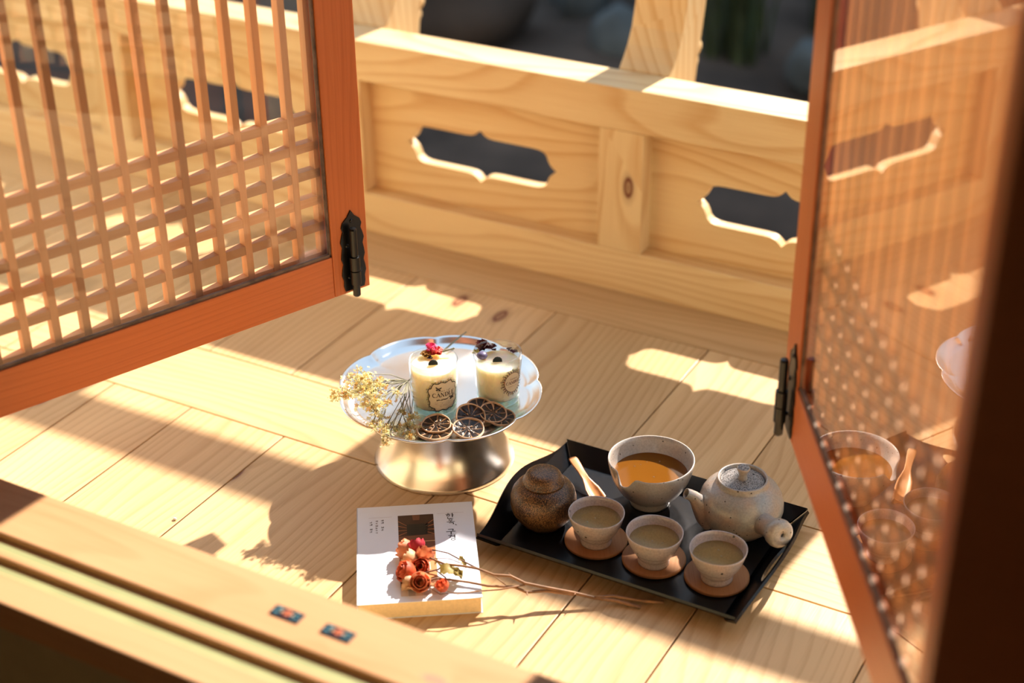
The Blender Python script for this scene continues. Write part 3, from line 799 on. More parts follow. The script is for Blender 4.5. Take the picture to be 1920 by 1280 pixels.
a = loc_px(c2, 903, 648, z2 + .006); b = loc_px(c2, 921, 648, z2 + .004); c = loc_px(c2, 964, 657, z2); d = loc_px(c2, 956, 652, z2); y_ = loc_px(c2, 893, 656, z2 + .003)
petals_on(c2, .058, [('petal', 'maroon', *a, .010, 12, .014), ('petal', 'maroon', *b, .008, 8, .009), ('petal', 'maroon', *c, .006, 6, .003), ('petal', 'maroon', *d, .005, 5, .003), ('petal', 'yellow', *y_, .006, 10, .006)])
bx_ = loc_px(c2, 904, 665, z2 + .002)
m = MB(); m.ball((bx_[0], bx_[1], .062), .0075, 14, 8, sc=(1, 1, .7)); m.build('dried_berry', M['lilac'], c2)

# ------------------------------------------------------------------ dried lemon slices
def slice_proto():
    e = empty('dried_lemon_slice'); r = .0215
    m = MB(); seg = 48
    prof = [(.88, .0016), (.93, .0034), (.985, .0036), (1.0, .0022), (.995, .0004), (.96, -.0003), (.90, .0003)]
    for k, z in prof:
        for j in range(seg):
            a = 2 * pi * j / seg; w = 1 + .02 * sin(3 * a + 1) + .012 * sin(7 * a)
            m.v.append((r * k * w * cos(a), r * k * w * sin(a), z + .0008 * sin(2 * a + .6) * k))
    n = len(prof)
    for i in range(n):
        for j in range(seg): m.face([i * seg + j, i * seg + (j + 1) % seg, ((i + 1) % n) * seg + (j + 1) % seg, ((i + 1) % n) * seg + j], sm=True)
    m.build('rind', M['rind'], e)
    p = MB(); rings = 7
    for i in range(rings):
        k = .02 + .90 * i / (rings - 1)
        for j in range(seg):
            a = 2 * pi * j / seg; dip = -.0010 * sin(pi * i / (rings - 1)) * (.5 + .5 * abs(sin(4.5 * a)))
            p.v.append((r * k * cos(a), r * k * sin(a), .0020 + dip))
    for i in range(rings - 1):
        for j in range(seg): p.face([i * seg + j, i * seg + (j + 1) % seg, (i + 1) * seg + (j + 1) % seg, (i + 1) * seg + j][::-1], sm=True)
    q = len(p.v); p.v += [(x, y, .0006) for x, y, z in p.v[(rings - 1) * seg:rings * seg]]; p.face(range(q, q + seg))
    p.build('pulp', M['pulp'], e)
    for a in (.3, 2.6, 4.4): MB().ball((.0055 * cos(a), .0055 * sin(a), .0022), .0018, 8, 5, sc=(1.2 if abs(cos(a)) > .6 else .6, .7, .4)).build('seed', M['seed'], e)
    return e
sl0 = slice_proto()
SL = [(815, 808, .0062, 1.15, (0, 0, 0), 'dried lemon slice lying under another, beside the pale dried flowers'),
      (818, 796.5, .0085, .92, (.10, -.02, 1.2), 'dried lemon slice lying on top of another, beside the pale dried flowers'),
      (878, 805, .0072, .97, (.14, .06, .5), 'dried lemon slice in front of the others, nearest the plate edge'),
      (882, 782, .010, .93, (.52, .16, 2.2), 'dried lemon slice leaning up behind the front one'),
      (899, 770, .0095, .93, (.42, .14, 3.0), 'dried lemon slice leaning at the back, between the two candles'),
      (924, 775, .0085, .86, (.26, .12, 4.0), 'dried lemon slice below the maroon petal candle, between two other slices'),
      (941, 783.5, .0045, .86, (.10, .05, 5.1), 'dried lemon slice farthest from the dried flowers, lowest of its stack')]
for i, (px, py, dz, sc, (tilt, tx, rz), lab) in enumerate(SL):
    o = sl0 if i == 0 else copy_tree(sl0)
    o.location = at(px, py, PZ + dz); o.scale = (sc,) * 3
    # tilt so that the face turns to the viewer
    o.rotation_euler = (Matrix.Rotation(radians(30), 3, 'Z') @ Matrix.Rotation(tilt, 3, 'X') @ Matrix.Rotation(tx, 3, 'Y') @ Matrix.Rotation(rz, 3, 'Z')).to_euler()
    tag(o, lab, 'dried lemon slice', 'dried lemon slices on the pedestal plate')

# ------------------------------------------------------------------ dried flower bunch
def build_bunch():
    base = at(765, 714, PZ + .020)
    e = tag(empty('dried_flower_bunch', Vector((base.x, base.y, PZ))), 'bunch of pale yellow dried flowers lying against the candle, spilling over the plate edge', 'dried flowers')
    O = e.location
    cl = [(682, 704, .045, 30, .008), (668, 712, .040, 26, .008), (690, 716, .042, 40, .009), (674, 730, .035, 44, .009), (692, 738, .035, 48, .009), (655, 738, .03, 34, .008), (640, 741, .03, 24, .006), (627, 747, .028, 18, .005),
          (702, 752, .03, 40, .008), (688, 762, .022, 30, .007), (703, 774, .016, 34, .007), (715, 724, .036, 22, .006), (722, 757, .026, 22, .006), (699, 795, .012, 12, .004), (716, 787, .014, 14, .005), (701, 803, .010, 10, .004),
          (722, 800, .013, 16, .005), (724, 813, .013, 18, .0045), (722, 830, .006, 14, .0035), (742, 805, .008, 26, .005), (753, 772, .015, 16, .004), (770, 781, .013, 18, .0045), (766, 799, .010, 30, .005), (768, 814, .008, 30, .005), (745, 738, .024, 10, .004), (780, 803, .008, 8, .003)]
    st = MB(); fl = MB()
    end = [at(868, 626, PZ + .028), at(861, 631, PZ + .024), at(874, 622, PZ + .030)]
    for x in end:
        mid = base.lerp(x, .5) + Vector((0, 0, .0)); st.tube([base - O, mid - O, x - O], .0008, 6)
    st.tube([base - O, at(850, 655, PZ + .012) - O], .0007, 6)
    for px, py, dz, n, sp in cl:
        c = at(px, py, PZ + dz)
        d = c - base; side = Vector((-d.y, d.x, 0)) * rnd.uniform(-.12, .12)
        m1 = base + d * .35 + side + Vector((0, 0, .004)); m2 = base + d * .72 + side * .6 + Vector((0, 0, .003))
        st.tube([base - O, m1 - O, m2 - O, c - O], [.0007, .0006, .0005, .0004], 5)
        for k in range(int(n * 1.35)):
            q = c + Vector((rnd.gauss(0, sp), rnd.gauss(0, sp), abs(rnd.gauss(0, sp * .45)) - sp * .15))
            if hypot(q.x - SC.x, q.y - SC.y) < .128: q.z = max(q.z, PZ + .0035)
            if k % 5 == 0: st.tube([m2 - O if k % 2 else c - O, c.lerp(q, .5) - O, q - O], [.0004, .0003, .0003], 4, caps=False)
            r = rnd.uniform(.0019, .0033); ax = Vector((rnd.uniform(-1, 1), rnd.uniform(-1, 1), rnd.uniform(.1, 1))).normalized()
            u = ax.orthogonal().normalized(); v = ax.cross(u)
            mi = 1 if rnd.random() < .2 else 0
            for j in range(5):
                a = 2 * pi * j / 5; dr = u * cos(a) + v * sin(a); sd = -u * sin(a) + v * cos(a)
                p0 = q - O; fl.quad(p0, p0 + dr * r * .7 - sd * r * .38 + ax * r * .3, p0 + dr * r * 1.2 + ax * r * .6, p0 + dr * r * .7 + sd * r * .38 + ax * r * .3, mi=mi)
    st.build('stalk', M['stalk'], e)
    f = fl.build('blossom', [M['floret'], M['floret_o']], e); f['kind'] = 'stuff'
build_bunch()

# ------------------------------------------------------------------ tray
TZ = .0065
def build_tray():
    cx, cy = -.655, 1.5035
    e = None
    x0, x1, y0, y1 = -.8125 - cx, -.5060 - cx, 1.4120 - cy, 1.6125 - cy      # flat bottom
    X0, X1, Y0, Y1 = -.8335 - cx, -.4845 - cx, 1.3898 - cy, 1.6368 - cy    # rim corners
    zr = .0220; t = .0040
    m = MB()
    m.box((x0, y0, .001), (x1, y1, TZ))
    n = 24
    # long walls: straight rim
    for yb, Yb in ((y0, Y0), (y1, Y1)):
        s = 1 if Yb > yb else -1
        def P(u, k, off): # u 0..1 along x, k 0..1 up
            bx0, bx1 = x0 + (X0 - x0) * k, x1 + (X1 - x1) * k
            return (bx0 + (bx1 - bx0) * u, yb + (Yb - yb) * k + s * off * .35, -off * .8 + .0045 * (1 if k < 1 else 1) + .001 + (zr - .001) * k)
        o = len(m.v)
        for off in (0, t):
            for k in (0, .5, 1): m.v += [P(0, k, off), P(1, k, off)]
        for k in range(2):
            a = o + 2 * k; b = o + 6 + 2 * k
            m.face([a, a + 1, a + 3, a + 2]); m.face([b, b + 2, b + 3, b + 1])
        m.face([o + 4, o + 5, o + 11, o + 10]); m.face([o, o + 6, o + 7, o + 1]); m.face([o, o + 2, o + 4, o + 10, o + 8, o + 6]); m.face([o + 1, o + 7, o + 9, o + 11, o + 5, o + 3])
    # end walls with a raised wavy rim and an oval grip hole
    for xb, Xb in ((x0, X0), (x1, X1)):
        s = 1 if Xb > xb else -1
        def rim(u):
            w = max(0, sin(pi * min(1, max(0, u)))); return zr + (.0235 * w ** 1.7 if s > 0 else .0185 * w ** 2.3)
        loop = [(-.008, .001), (1.008, .001)] + [(1.008 - 1.016 * i / n, rim(1.008 - 1.016 * i / n)) for i in range(n + 1)]
        hole = [((.49 if s > 0 else .60) + (.17 if s > 0 else .13) * cos(2 * pi * i / 28), (.0265 if s > 0 else .0240) + (.0098 if s > 0 else .0060) * sin(2 * pi * i / 28)) for i in range(28)]
        def xf(u, z, w):
            k = (z - .001) / (zr - .001); kk = min(k, 1)
            ya, yb_ = y0 + (Y0 - y0) * kk, y1 + (Y1 - y1) * kk
            return (xb + (Xb - xb) * k * (1 if k < 1 else (1 + .62 * (k - 1)) / k) - s * w * .6, ya + (yb_ - ya) * u, z + w * .8)
        if s > 0: m.plate([loop, hole], t, xf)
        else: m.plate([loop, hole], t, xf)
    o = m.build('serving_tray', M['lacquer'], None, bevel=.0012, loc=(cx, cy, 0))
    tag(o, 'black lacquered serving tray with raised ends and grip holes, on the floor', 'tray')
build_tray()
BT = TZ + .0003

# ------------------------------------------------------------------ tea ware
def coaster(loc, label):
    m = MB(); m.lathe([(0, 0), (.039, 0), (.0402, .0012), (.0402, .0038), (.039, .0050), (0, .0050)], 64, sm=False)
    o = m.build('wooden_coaster', M['coaster'], None, loc=loc, bevel=0, rotz=rnd.uniform(0, 6)); tag(o, label, 'coaster', 'round wooden coasters under the tea cups'); return o

def cup_proto():
    e = empty('tea_cup')
    p = [(0, .0015), (.0165, .0015), (.0175, .0), (.0198, .0), (.0200, .0025), (.0190, .006), (.0188, .0085), (.0212, .0105), (.0228, .0132), (.0233, .0162), (.0240, .0176), (.0268, .0200), (.0278, .0214), (.0281, .0226),
         (.0300, .0262), (.0312, .0290), (.0317, .0302), (.0329, .0340), (.0341, .0385), (.0352, .0424), (.0355, .0445), (.0350, .0455), (.0340, .0446),
         (.0328, .040), (.0312, .033), (.0265, .0250), (.0208, .0195), (.0150, .0150), (.0, .0135)]
    m = MB(); m.lathe(p, 72, xf=lambda x, y, z: (x * (1 + .006 * sin(2 * atan2(y, x) + 1)), y * (1 + .006 * sin(2 * atan2(y, x))), z + .0005 * sin(3 * atan2(y, x)) * z / .045)); m.build('cup_body', M['cup'], e)
    t = MB(); t.disc(.0311, .0330, 72); t.build('tea', M['tea_pale'], e)
    for a, r in ((2.4, .004), (4.0, .012)): MB().ball((r * cos(a), r * sin(a), .0331), .0014, 8, 5, sc=(1, 1, .5)).build('bubble', M['jarglass'], e)
    return e
CO = [((-.7050, 1.4690), 'wooden coaster nearest the brown lidded jar'), ((-.6240, 1.4685), 'wooden coaster in the middle of the three'), ((-.5415, 1.4730), 'wooden coaster nearest the teapot handle')]
CU = [((-.7022, 1.4630), 'pinkish grey tea cup next to the brown lidded jar'), ((-.6208, 1.4600), 'pinkish grey tea cup standing between the two other cups'), ((-.5390, 1.4665), 'pinkish grey tea cup standing in front of the teapot')]
for (x, y), lab in CO: coaster((x, y, BT), lab)
cp = cup_proto()
for i, ((x, y), lab) in enumerate(CU):
    o = cp if i == 0 else copy_tree(cp)
    o.location = (x, y, BT + .0052); o.rotation_euler[2] = i * 2.1; tag(o, lab, 'tea cup', 'tea cups on wooden coasters')

def build_bowl():
    loc = Vector((-.6817, 1.5815, BT))
    e = tag(empty('pouring_bowl', loc), 'grey stoneware pouring bowl with a spout lip, full of amber tea', 'bowl')
    lp = at(1166, 915, .060); th = atan2(lp.y - loc.y, lp.x - loc.x)
    p = [(0, .003), (.020, .003), (.0215, 0), (.0262, 0), (.0268, .003), (.0262, .0078), (.0275, .0105), (.0335, .0145), (.0405, .0215), (.0465, .0310), (.0510, .0410), (.0540, .0510), (.0558, .0600), (.0566, .0655), (.0562, .0675), (.0548, .0672),
         (.0530, .0620), (.0512, .0530), (.0480, .0420), (.0435, .0325), (.037, .0235), (.027, .0165), (.0, .0140)]
    def xf(x, y, z):
        a = atan2(y, x); r = hypot(x, y); d = (a - th + pi) % (2 * pi) - pi
        k = max(0, min(1, (z - .030) / .036)) ** 1.5
        w = math.exp(-(d / .20) ** 4); w2 = math.exp(-(d / .15) ** 2)
        r2 = r * (1 + k * (.085 * w2 - .025 * math.exp(-((abs(d) - .33) / .10) ** 2))); z2 = z - k * .0125 * w
        r2 *= 1 + .004 * sin(3 * a)
        return (r2 * cos(a), r2 * sin(a), z2 + .0007 * sin(2 * a) * k)
    m = MB(); m.lathe(p, 144, xf=xf); m.build('bowl_body', M['bowl'], e)
    t = MB(); t.disc(.0488, .0445, 96); t.build('tea', M['tea_amber'], e)
    for px, py in ((1213, 866), (1237, 865), (1190, 874), (1226, 894), (1201, 871)):
        q = at(px, py, BT + .0445) - loc; MB().ball((q.x, q.y, .0446), rnd.uniform(.0010, .0018), 8, 5, sc=(1, 1, .5)).build('bubble', M['jarglass'], e)
build_bowl()

def build_pot():
    loc = Vector((-.5560, 1.5835, BT))
    e = tag(empty('teapot', loc), 'round grey stoneware side-handled teapot with a speckled lid', 'teapot')
    p = [(0, .002), (.028, .002), (.029, 0), (.0325, 0), (.0335, .002), (.0400, .0075), (.0470, .0150), (.0520, .0240), (.0543, .0330), (.0540, .0420), (.0515, .0515), (.0465, .0600), (.0400, .0662), (.0345, .0690), (.0328, .0702), (.0322, .0725), (.0322, .0765), (.0318, .0775),
         (.0300, .0775), (.0292, .0765), (.0290, .0700), (.0, .0700)]
    m = MB(); m.lathe(p, 96); m.build('pot_body', M['pot'], e)
    l = MB(); l.lathe([(.0282, .0702), (.0284, .0722), (.0270, .0738), (.0200, .0752), (.0080, .0757), (0, .0757)], 64)
    ld = l.build('lid', M['lid'], e)
    k = MB(); k.lathe([(.0062, .0755), (.0054, .0790), (.0052, .0820), (.0064, .0860), (.0082, .0895), (.0086, .0912), (.0078, .0922), (0, .0926)], 40); k.build('knob', M['pot'], ld)
    ks = MB(); ks.disc(.0075, .09255, 40); ks.build('knob_top', M['lid'], ld)
    h = MB(); q = at(1413, 889, BT + .0755) - loc; h.ball((q.x, q.y, .0752), .0017, 10, 5, sc=(1, 1, .25)); h.build('steam_hole_shade', M['ink'], ld)  # black dot on the lid painted as the shade in the steam hole
    # handle: hollow stub that flares to a rounded end
    end = at(1467, 1003.5, .054) - loc
    root = Vector((end.x, end.y, 0)).normalized() * .030 + Vector((0, 0, .0345))
    ax = (end - root).normalized(); L_ = (end - root).length
    sd = ax.cross(Vector((0, 0, 1))).normalized(); up = sd.cross(ax)
    pr = [(0, .0185), (.010, .0185), (.016, .0165), (.022, .0146), (.029, .0135), (.037, .0138), (.046, .0153), (L_ - .014, .0174), (L_ - .008, .0184), (L_ - .003, .0176), (L_ - .0004, .0140), (L_ + .0006, .0095), (L_ + .0006, .0028), (L_ - .008, .0025), (L_ - .008, 0)]
    hm = MB(); hm.lathe([(r, q_) for q_, r in pr], 48, xf=lambda a, b, c: root + ax * c + sd * a + up * b); hm.build('handle', M['pot'], e)
    hh = MB(); hh.lathe([(.0028, L_ - .0015), (0, L_ - .0015)], 20, xf=lambda a, b, c: root + ax * c + sd * a + up * b); hh.build('handle_hole_shade', M['ink'], e)  # black disc paints the shade inside the handle opening
    # spout
    tip = at(1298, 931, BT + .0625) - loc; sx = Vector((tip.x, tip.y, 0)).normalized(); tl = hypot(tip.x, tip.y)
    path = [(.036, .026), (.044, .0325), (.0505, .0410), (.0555, .0490), (.0600, .0550), (tl - .003, .0592), (tl + .001, .0614)]
    rad = [.0225, .0185, .0132, .0098, .0078, .0070, .0068]
    sp = MB(); P = [sx * a + up * b for a, b in path]
    sp.tube(P, rad, 28, caps=False)
        # open mouth: rolled lip and a black disc painting the shade in the bore
    d = (P[-1] - P[-2]).normalized(); q1 = d.cross(Vector((0, 0, 1))).normalized(); q2 = q1.cross(d)
    sp.lathe([(.0068, 0), (.0066, .0006), (.0056, .0006), (.0050, -.0010), (.0046, -.0050)], 28, xf=lambda a, b, c: P[-1] + d * c + q1 * a + q2 * b)
    hb = MB(); hb.lathe([(.0047, -.0048), (0, -.0048)], 28, xf=lambda a, b, c: P[-1] + d * c + q1 * a + q2 * b)
    spo = sp.build('spout', M['pot'], e); hb.build('spout_bore_shade', M['ink'], spo)
build_pot()

def build_jar():
    loc = Vector((-.7845, 1.4765, BT))
    e = tag(empty('tea_jar', loc), 'dark brown speckled stoneware jar with a domed lid', 'jar')
    p = [(0, .002), (.024, .002), (.025, 0), (.0272, 0), (.0300, .004), (.0365, .012), (.0412, .0215), (.0428, .0310), (.0424, .0400), (.0404, .0480), (.0362, .0545), (.0305, .0590), (.0272, .0602), (.0262, .0610), (0, .0610)]
    MB().lathe(p, 80).build('jar_body', M['jar'], e)
    l = [(0, .0612), (.0262, .0612), (.0270, .0620), (.0268, .0638), (.0254, .0655), (.0246, .0680), (.0226, .0728), (.0190, .0764), (.0140, .0784), (0, .0792)]
    MB().lathe(l, 72).build('lid', M['jar'], e)
build_jar()

def build_scoop():
    a = at(1073, 857, .030); b = at(1127, 940, BT + .006)
    d = (b - a); L_ = d.length + .012; d.normalize()
    up = Vector((0, 0, 1)); sd = d.cross(up).normalized(); nn = sd.cross(d).normalized()
    # cross-sections: narrow handle widening into a shallow trough
    S = [(0, .0048, .0), (.004, .0062, .0), (.014, .0060, .0), (.028, .0048, .0), (.042, .0048, .0004), (.052, .0070, .0022), (.062, .0098, .0042), (.075, .0108, .0052), (.092, .0108, .0054), (.106, .0104, .0048), (L_ - .002, .0085, .003), (L_, .0065, .002)]
    m = MB(); k = 9; th = .0022
    for s_, w, dep in S:
        for side in (0, 1):
            for j in range(k):
                u = -1 + 2 * j / (k - 1)
                y = u * w; z = -dep * (1 - u * u) - (0 if side == 0 else th * (1 - .5 * u * u)) + (.0006 * (1 - u * u) if dep == 0 and side == 0 else 0)
                m.v.append(tuple(a + d * s_ + sd * y + nn * z - a))
    n = len(S); w2 = 2 * k
    for i in range(n - 1):
        for j in range(k - 1):
            q = [i * w2 + j, i * w2 + j + 1, (i + 1) * w2 + j + 1, (i + 1) * w2 + j]
            m.face(q, [(S[i][0], j * .002), (S[i][0], j * .002 + .002), (S[i + 1][0], j * .002 + .002), (S[i + 1][0], j * .002)], sm=True)
            q2 = [x + k for x in q][::-1]; m.face(q2, [(0, j * .002)] * 4, sm=True)
        for j in (0, k - 1):
            q = [i * w2 + j, (i + 1) * w2 + j, (i + 1) * w2 + j + k, i * w2 + j + k]; m.face(q if j == 0 else q[::-1], [(S[i][0], .01)] * 4, sm=False)
    m.face(list(range(k)) + [k + j for j in reversed(range(k))]); q = (n - 1) * w2
    m.face([q + k + j for j in range(k)] + [q + j for j in reversed(range(k))])
    o = m.build('tea_scoop', M['scoop'], None, loc=a); tag(o, 'small carved wooden tea scoop leaning beside the pouring bowl', 'scoop')
build_scoop()

# ------------------------------------------------------------------ book
BA = radians(33.9); B0 = Vector((-.8897, 1.2018, 0)); BW, BH, BTH = .1495, .1990, .0232
def build_book():
    e = tag(empty('paperback_book', B0, BA), 'thick white paperback lying on the floor with a dark photograph on its cover', 'book')
    MB().box((.0010, .0012, .0008), (BW - .0015, BH - .0012, BTH - .0007), 0).build('page_block', M['pages'], e)
    c = MB(); c.box((0, 0, BTH - .0006), (BW, BH, BTH), 0); c.box((0, 0, 0), (BW, BH, .0006), 0); c.box((-.0004, 0, 0), (.0004, BH, BTH), 1)
    cv = c.build('cover', M['paper'], e)
    z = BTH + .00012
    # cover photograph: a dark timber hall, its rafters, sill and bright yard
    ph = MB(); u0, u1, v0, v1 = .350 * BW, .655 * BW, .055 * BH, .885 * BH
    P = lambda u, v, k=0: (u0 + (u1 - u0) * u, v0 + (v1 - v0) * v, z + k * .00004)
    def poly(pts, mi, k):
        o = len(ph.v); ph.v += [P(a, b, k) for a, b in pts]; ph.face(range(o, o + len(pts)), mi=mi)
    cols = [plain('photo_dark_brown', (.055, .020, .010), .35), plain('photo_black', (.012, .010, .008), .35), plain('photo_orange', (.40, .16, .06), .35), plain('photo_light', (.75, .46, .22), .35),
            plain('photo_mid_brown', (.19, .075, .035), .35), plain('photo_tan', (.55, .27, .12), .35), plain('photo_pale', (.70, .60, .52), .35), plain('photo_grey', (.46, .44, .46), .35)]
    poly([(0, .10), (1, .10), (1, 1), (0, 1)], 0, 0)
    poly([(.24, .74), (.80, .74), (.84, .88), (.24, .88)], 1, 1)
    for sg in (0, 1):
        X = (lambda a: a) if sg == 0 else (lambda a: 1 - a)
        for i in range(4): poly([(X(0), .735 + .062 * i), (X(.24), .775 + .028 * i), (X(.24), .780 + .028 * i), (X(0), .745 + .062 * i)][::1 if sg == 0 else -1], 2, 1)
    poly([(.42, .93), (.6, .93), (.62, 1), (.40, 1)], 4, 1)
    poly([(0, .655), (1, .655), (1, .74), (0, .725)], 4, 1); poly([(0, .648), (1, .650), (1, .658), (0, .656)], 3, 2)
    poly([(0, .565), (1, .565), (1, .648), (0, .646)], 4, 1); poly([(0, .535), (1, .535), (1, .568), (0, .565)], 2, 2); poly([(0, .52), (1, .52), (1, .537), (0, .537)], 0, 1)
    poly([(0, .10), (1, .10), (1, .52), (0, .52)], 5, 1); poly([(.10, .30), (.84, .30), (.80, .50), (.14, .50)], 6, 2); poly([(0, .10), (1, .10), (1, .20), (0, .20)], 4, 2); poly([(.25, .10), (.62, .10), (.62, .17), (.25, .17)], 7, 3)
    # stone paving at the foot, grey and white blocks
    for i in range(5): poly([(i / 5, 0), ((i + 1) / 5 - .01, 0), ((i + 1) / 5 - .01, .10), (i / 5, .10)], 7 if i % 2 else 6, 0)
    ph.build('cover_photo', cols, cv)
    k = Ink()
    U = lambda u: u * BW
    Vv = lambda v: v * BH
    # title, brush style Korean syllables set one below the other
    def han(cx, cy, s):
        k.line([(cx - .22 * s, cy + .46 * s), (cx - .05 * s, cy + .46 * s)], .08 * s); k.line([(cx - .40 * s, cy + .30 * s), (cx + .10 * s, cy + .32 * s)], .09 * s)
        k.arc(cx - .14 * s, cy + .10 * s, .16 * s, .13 * s, 0, 360, .08 * s, n=12); k.line([(cx + .28 * s, cy + .50 * s), (cx + .28 * s, cy - .18 * s)], .11 * s); k.line([(cx + .28 * s, cy + .16 * s), (cx + .44 * s, cy + .17 * s)], .08 * s)
        k.line([(cx - .22 * s, cy - .18 * s), (cx - .20 * s, cy - .44 * s), (cx + .34 * s, cy - .40 * s)], .09 * s)
    def ok(cx, cy, s):
        k.arc(cx - .02 * s, cy + .30 * s, .16 * s, .14 * s, 0, 360, .08 * s, n=12); k.line([(cx, cy + .14 * s), (cx, cy - .02 * s)], .09 * s); k.line([(cx - .42 * s, cy - .03 * s), (cx + .40 * s, cy + .0 * s)], .09 * s)
        k.line([(cx - .20 * s, cy - .20 * s), (cx + .24 * s, cy - .18 * s), (cx + .24 * s, cy - .46 * s)], .10 * s)
    def gu(cx, cy, s):
        k.line([(cx - .26 * s, cy + .40 * s), (cx + .24 * s, cy + .42 * s), (cx + .18 * s, cy + .14 * s)], .09 * s); k.line([(cx - .46 * s, cy + .02 * s), (cx + .44 * s, cy + .05 * s)], .09 * s); k.line([(cx + .02 * s, cy + .03 * s), (cx + .0 * s, cy - .44 * s)], .11 * s)
    def gyeong(cx, cy, s):
        k.line([(cx - .34 * s, cy + .42 * s), (cx + .02 * s, cy + .44 * s), (cx - .24 * s, cy + .06 * s)], .09 * s); k.line([(cx + .30 * s, cy + .5 * s), (cx + .30 * s, cy - .02 * s)], .11 * s)
        k.line([(cx + .06 * s, cy + .32 * s), (cx + .28 * s, cy + .32 * s)], .07 * s); k.line([(cx + .06 * s, cy + .18 * s), (cx + .28 * s, cy + .18 * s)], .07 * s); k.arc(cx + .12 * s, cy - .25 * s, .20 * s, .17 * s, 0, 360, .08 * s, n=14)
    s = .0125; x = U(.795)
    han(x, Vv(.850), s); ok(x + .001, Vv(.788), s); k.line([(x + .006, Vv(.757)), (x + .008, Vv(.748))], .0011); gu(x, Vv(.680), s * 1.05); gyeong(x + .0005, Vv(.615), s)
    k.mesh(lambda a, b: (a, b, z)).build('title', M['ink'], cv); k = Ink()
    # small author and subtitle columns
    r = random.Random(5)
    for cx, y, n in ((U(.215), .845, 5), (U(.165), .84, 6), (U(.118), .83, 5)):
        v = Vv(y)
        for i in range(n):
            q = .0036
            if not (n == 5 and i == 2):
                k.line([(cx - q * .4, v), (cx + q * .4, v)], .0005); k.line([(cx + q * r.uniform(-.3, .3), v + q * .4), (cx + q * .2, v - q * .4)], .0005)
                if r.random() > .4: k.line([(cx - q * .4, v - q * .4), (cx + q * .3, v - q * .4)], .0005)
                if r.random() > .5: k.line([(cx + q * .45, v + q * .45), (cx + q * .45, v - q * .45)], .0005)
            v -= .0050
    k.mesh(lambda a, b: (a, b, z)).build('subtitle', M['ink'], cv)
    for ua, ub, vv in ((.10, .30, .878), (.69, .92, .885)):
        w = Ink(); w.line([(U(ua), Vv(vv)), (U(ub), Vv(vv))], .00035); w.mesh(lambda a, b: (a, b, z)).build('rule_line', M['rule'], cv)
build_book()

# ------------------------------------------------------------------ dried rose branch
def rose_mesh(mb, c, r, ax, mi, n=(3, 5, 6)):
    ax = Vector(ax).normalized(); u = ax.orthogonal().normalized(); v = ax.cross(u)
    for layer, cnt in enumerate(n):
        k = (.45, .72, 1.0)[layer]; hh = (1.25, 1.15, .95)[layer]
        for i in range(cnt):
            a0 = 2 * pi * (i + layer * .4) / cnt + rnd.uniform(-.2, .2); wd = 2 * pi / cnt * .72
            rows = []
            for ti in range(6):
                t = ti / 5
                rr = r * k * (.25 + .95 * sin(pi * (.12 + .56 * t))) * (1 + .0 * t) + (r * .22 * max(0, t - .75) * 4 if layer == 2 else 0) * .5
                row = []
                for si in range(5):
                    q = -1 + si / 2
                    a = a0 + q * wd * (.35 + .75 * sin(pi * (.15 + .7 * t)))
                    row.append(c + (u * cos(a) + v * sin(a)) * rr * (1 - .06 * q * q + rnd.uniform(-.05, .05)) + ax * (r * hh * (-.85 + 1.75 * t - .18 * q * q * t) + rnd.uniform(-.03, .03) * r))
                rows.append(row)
            o = len(mb.v)
            for row in rows: mb.v += [tuple(p) for p in row]
            for ti in range(5):
                for si in range(4):
                    x = o + ti * 5 + si; mb.face([x, x + 1, x + 6, x + 5], mi=mi, sm=True)
    return mb

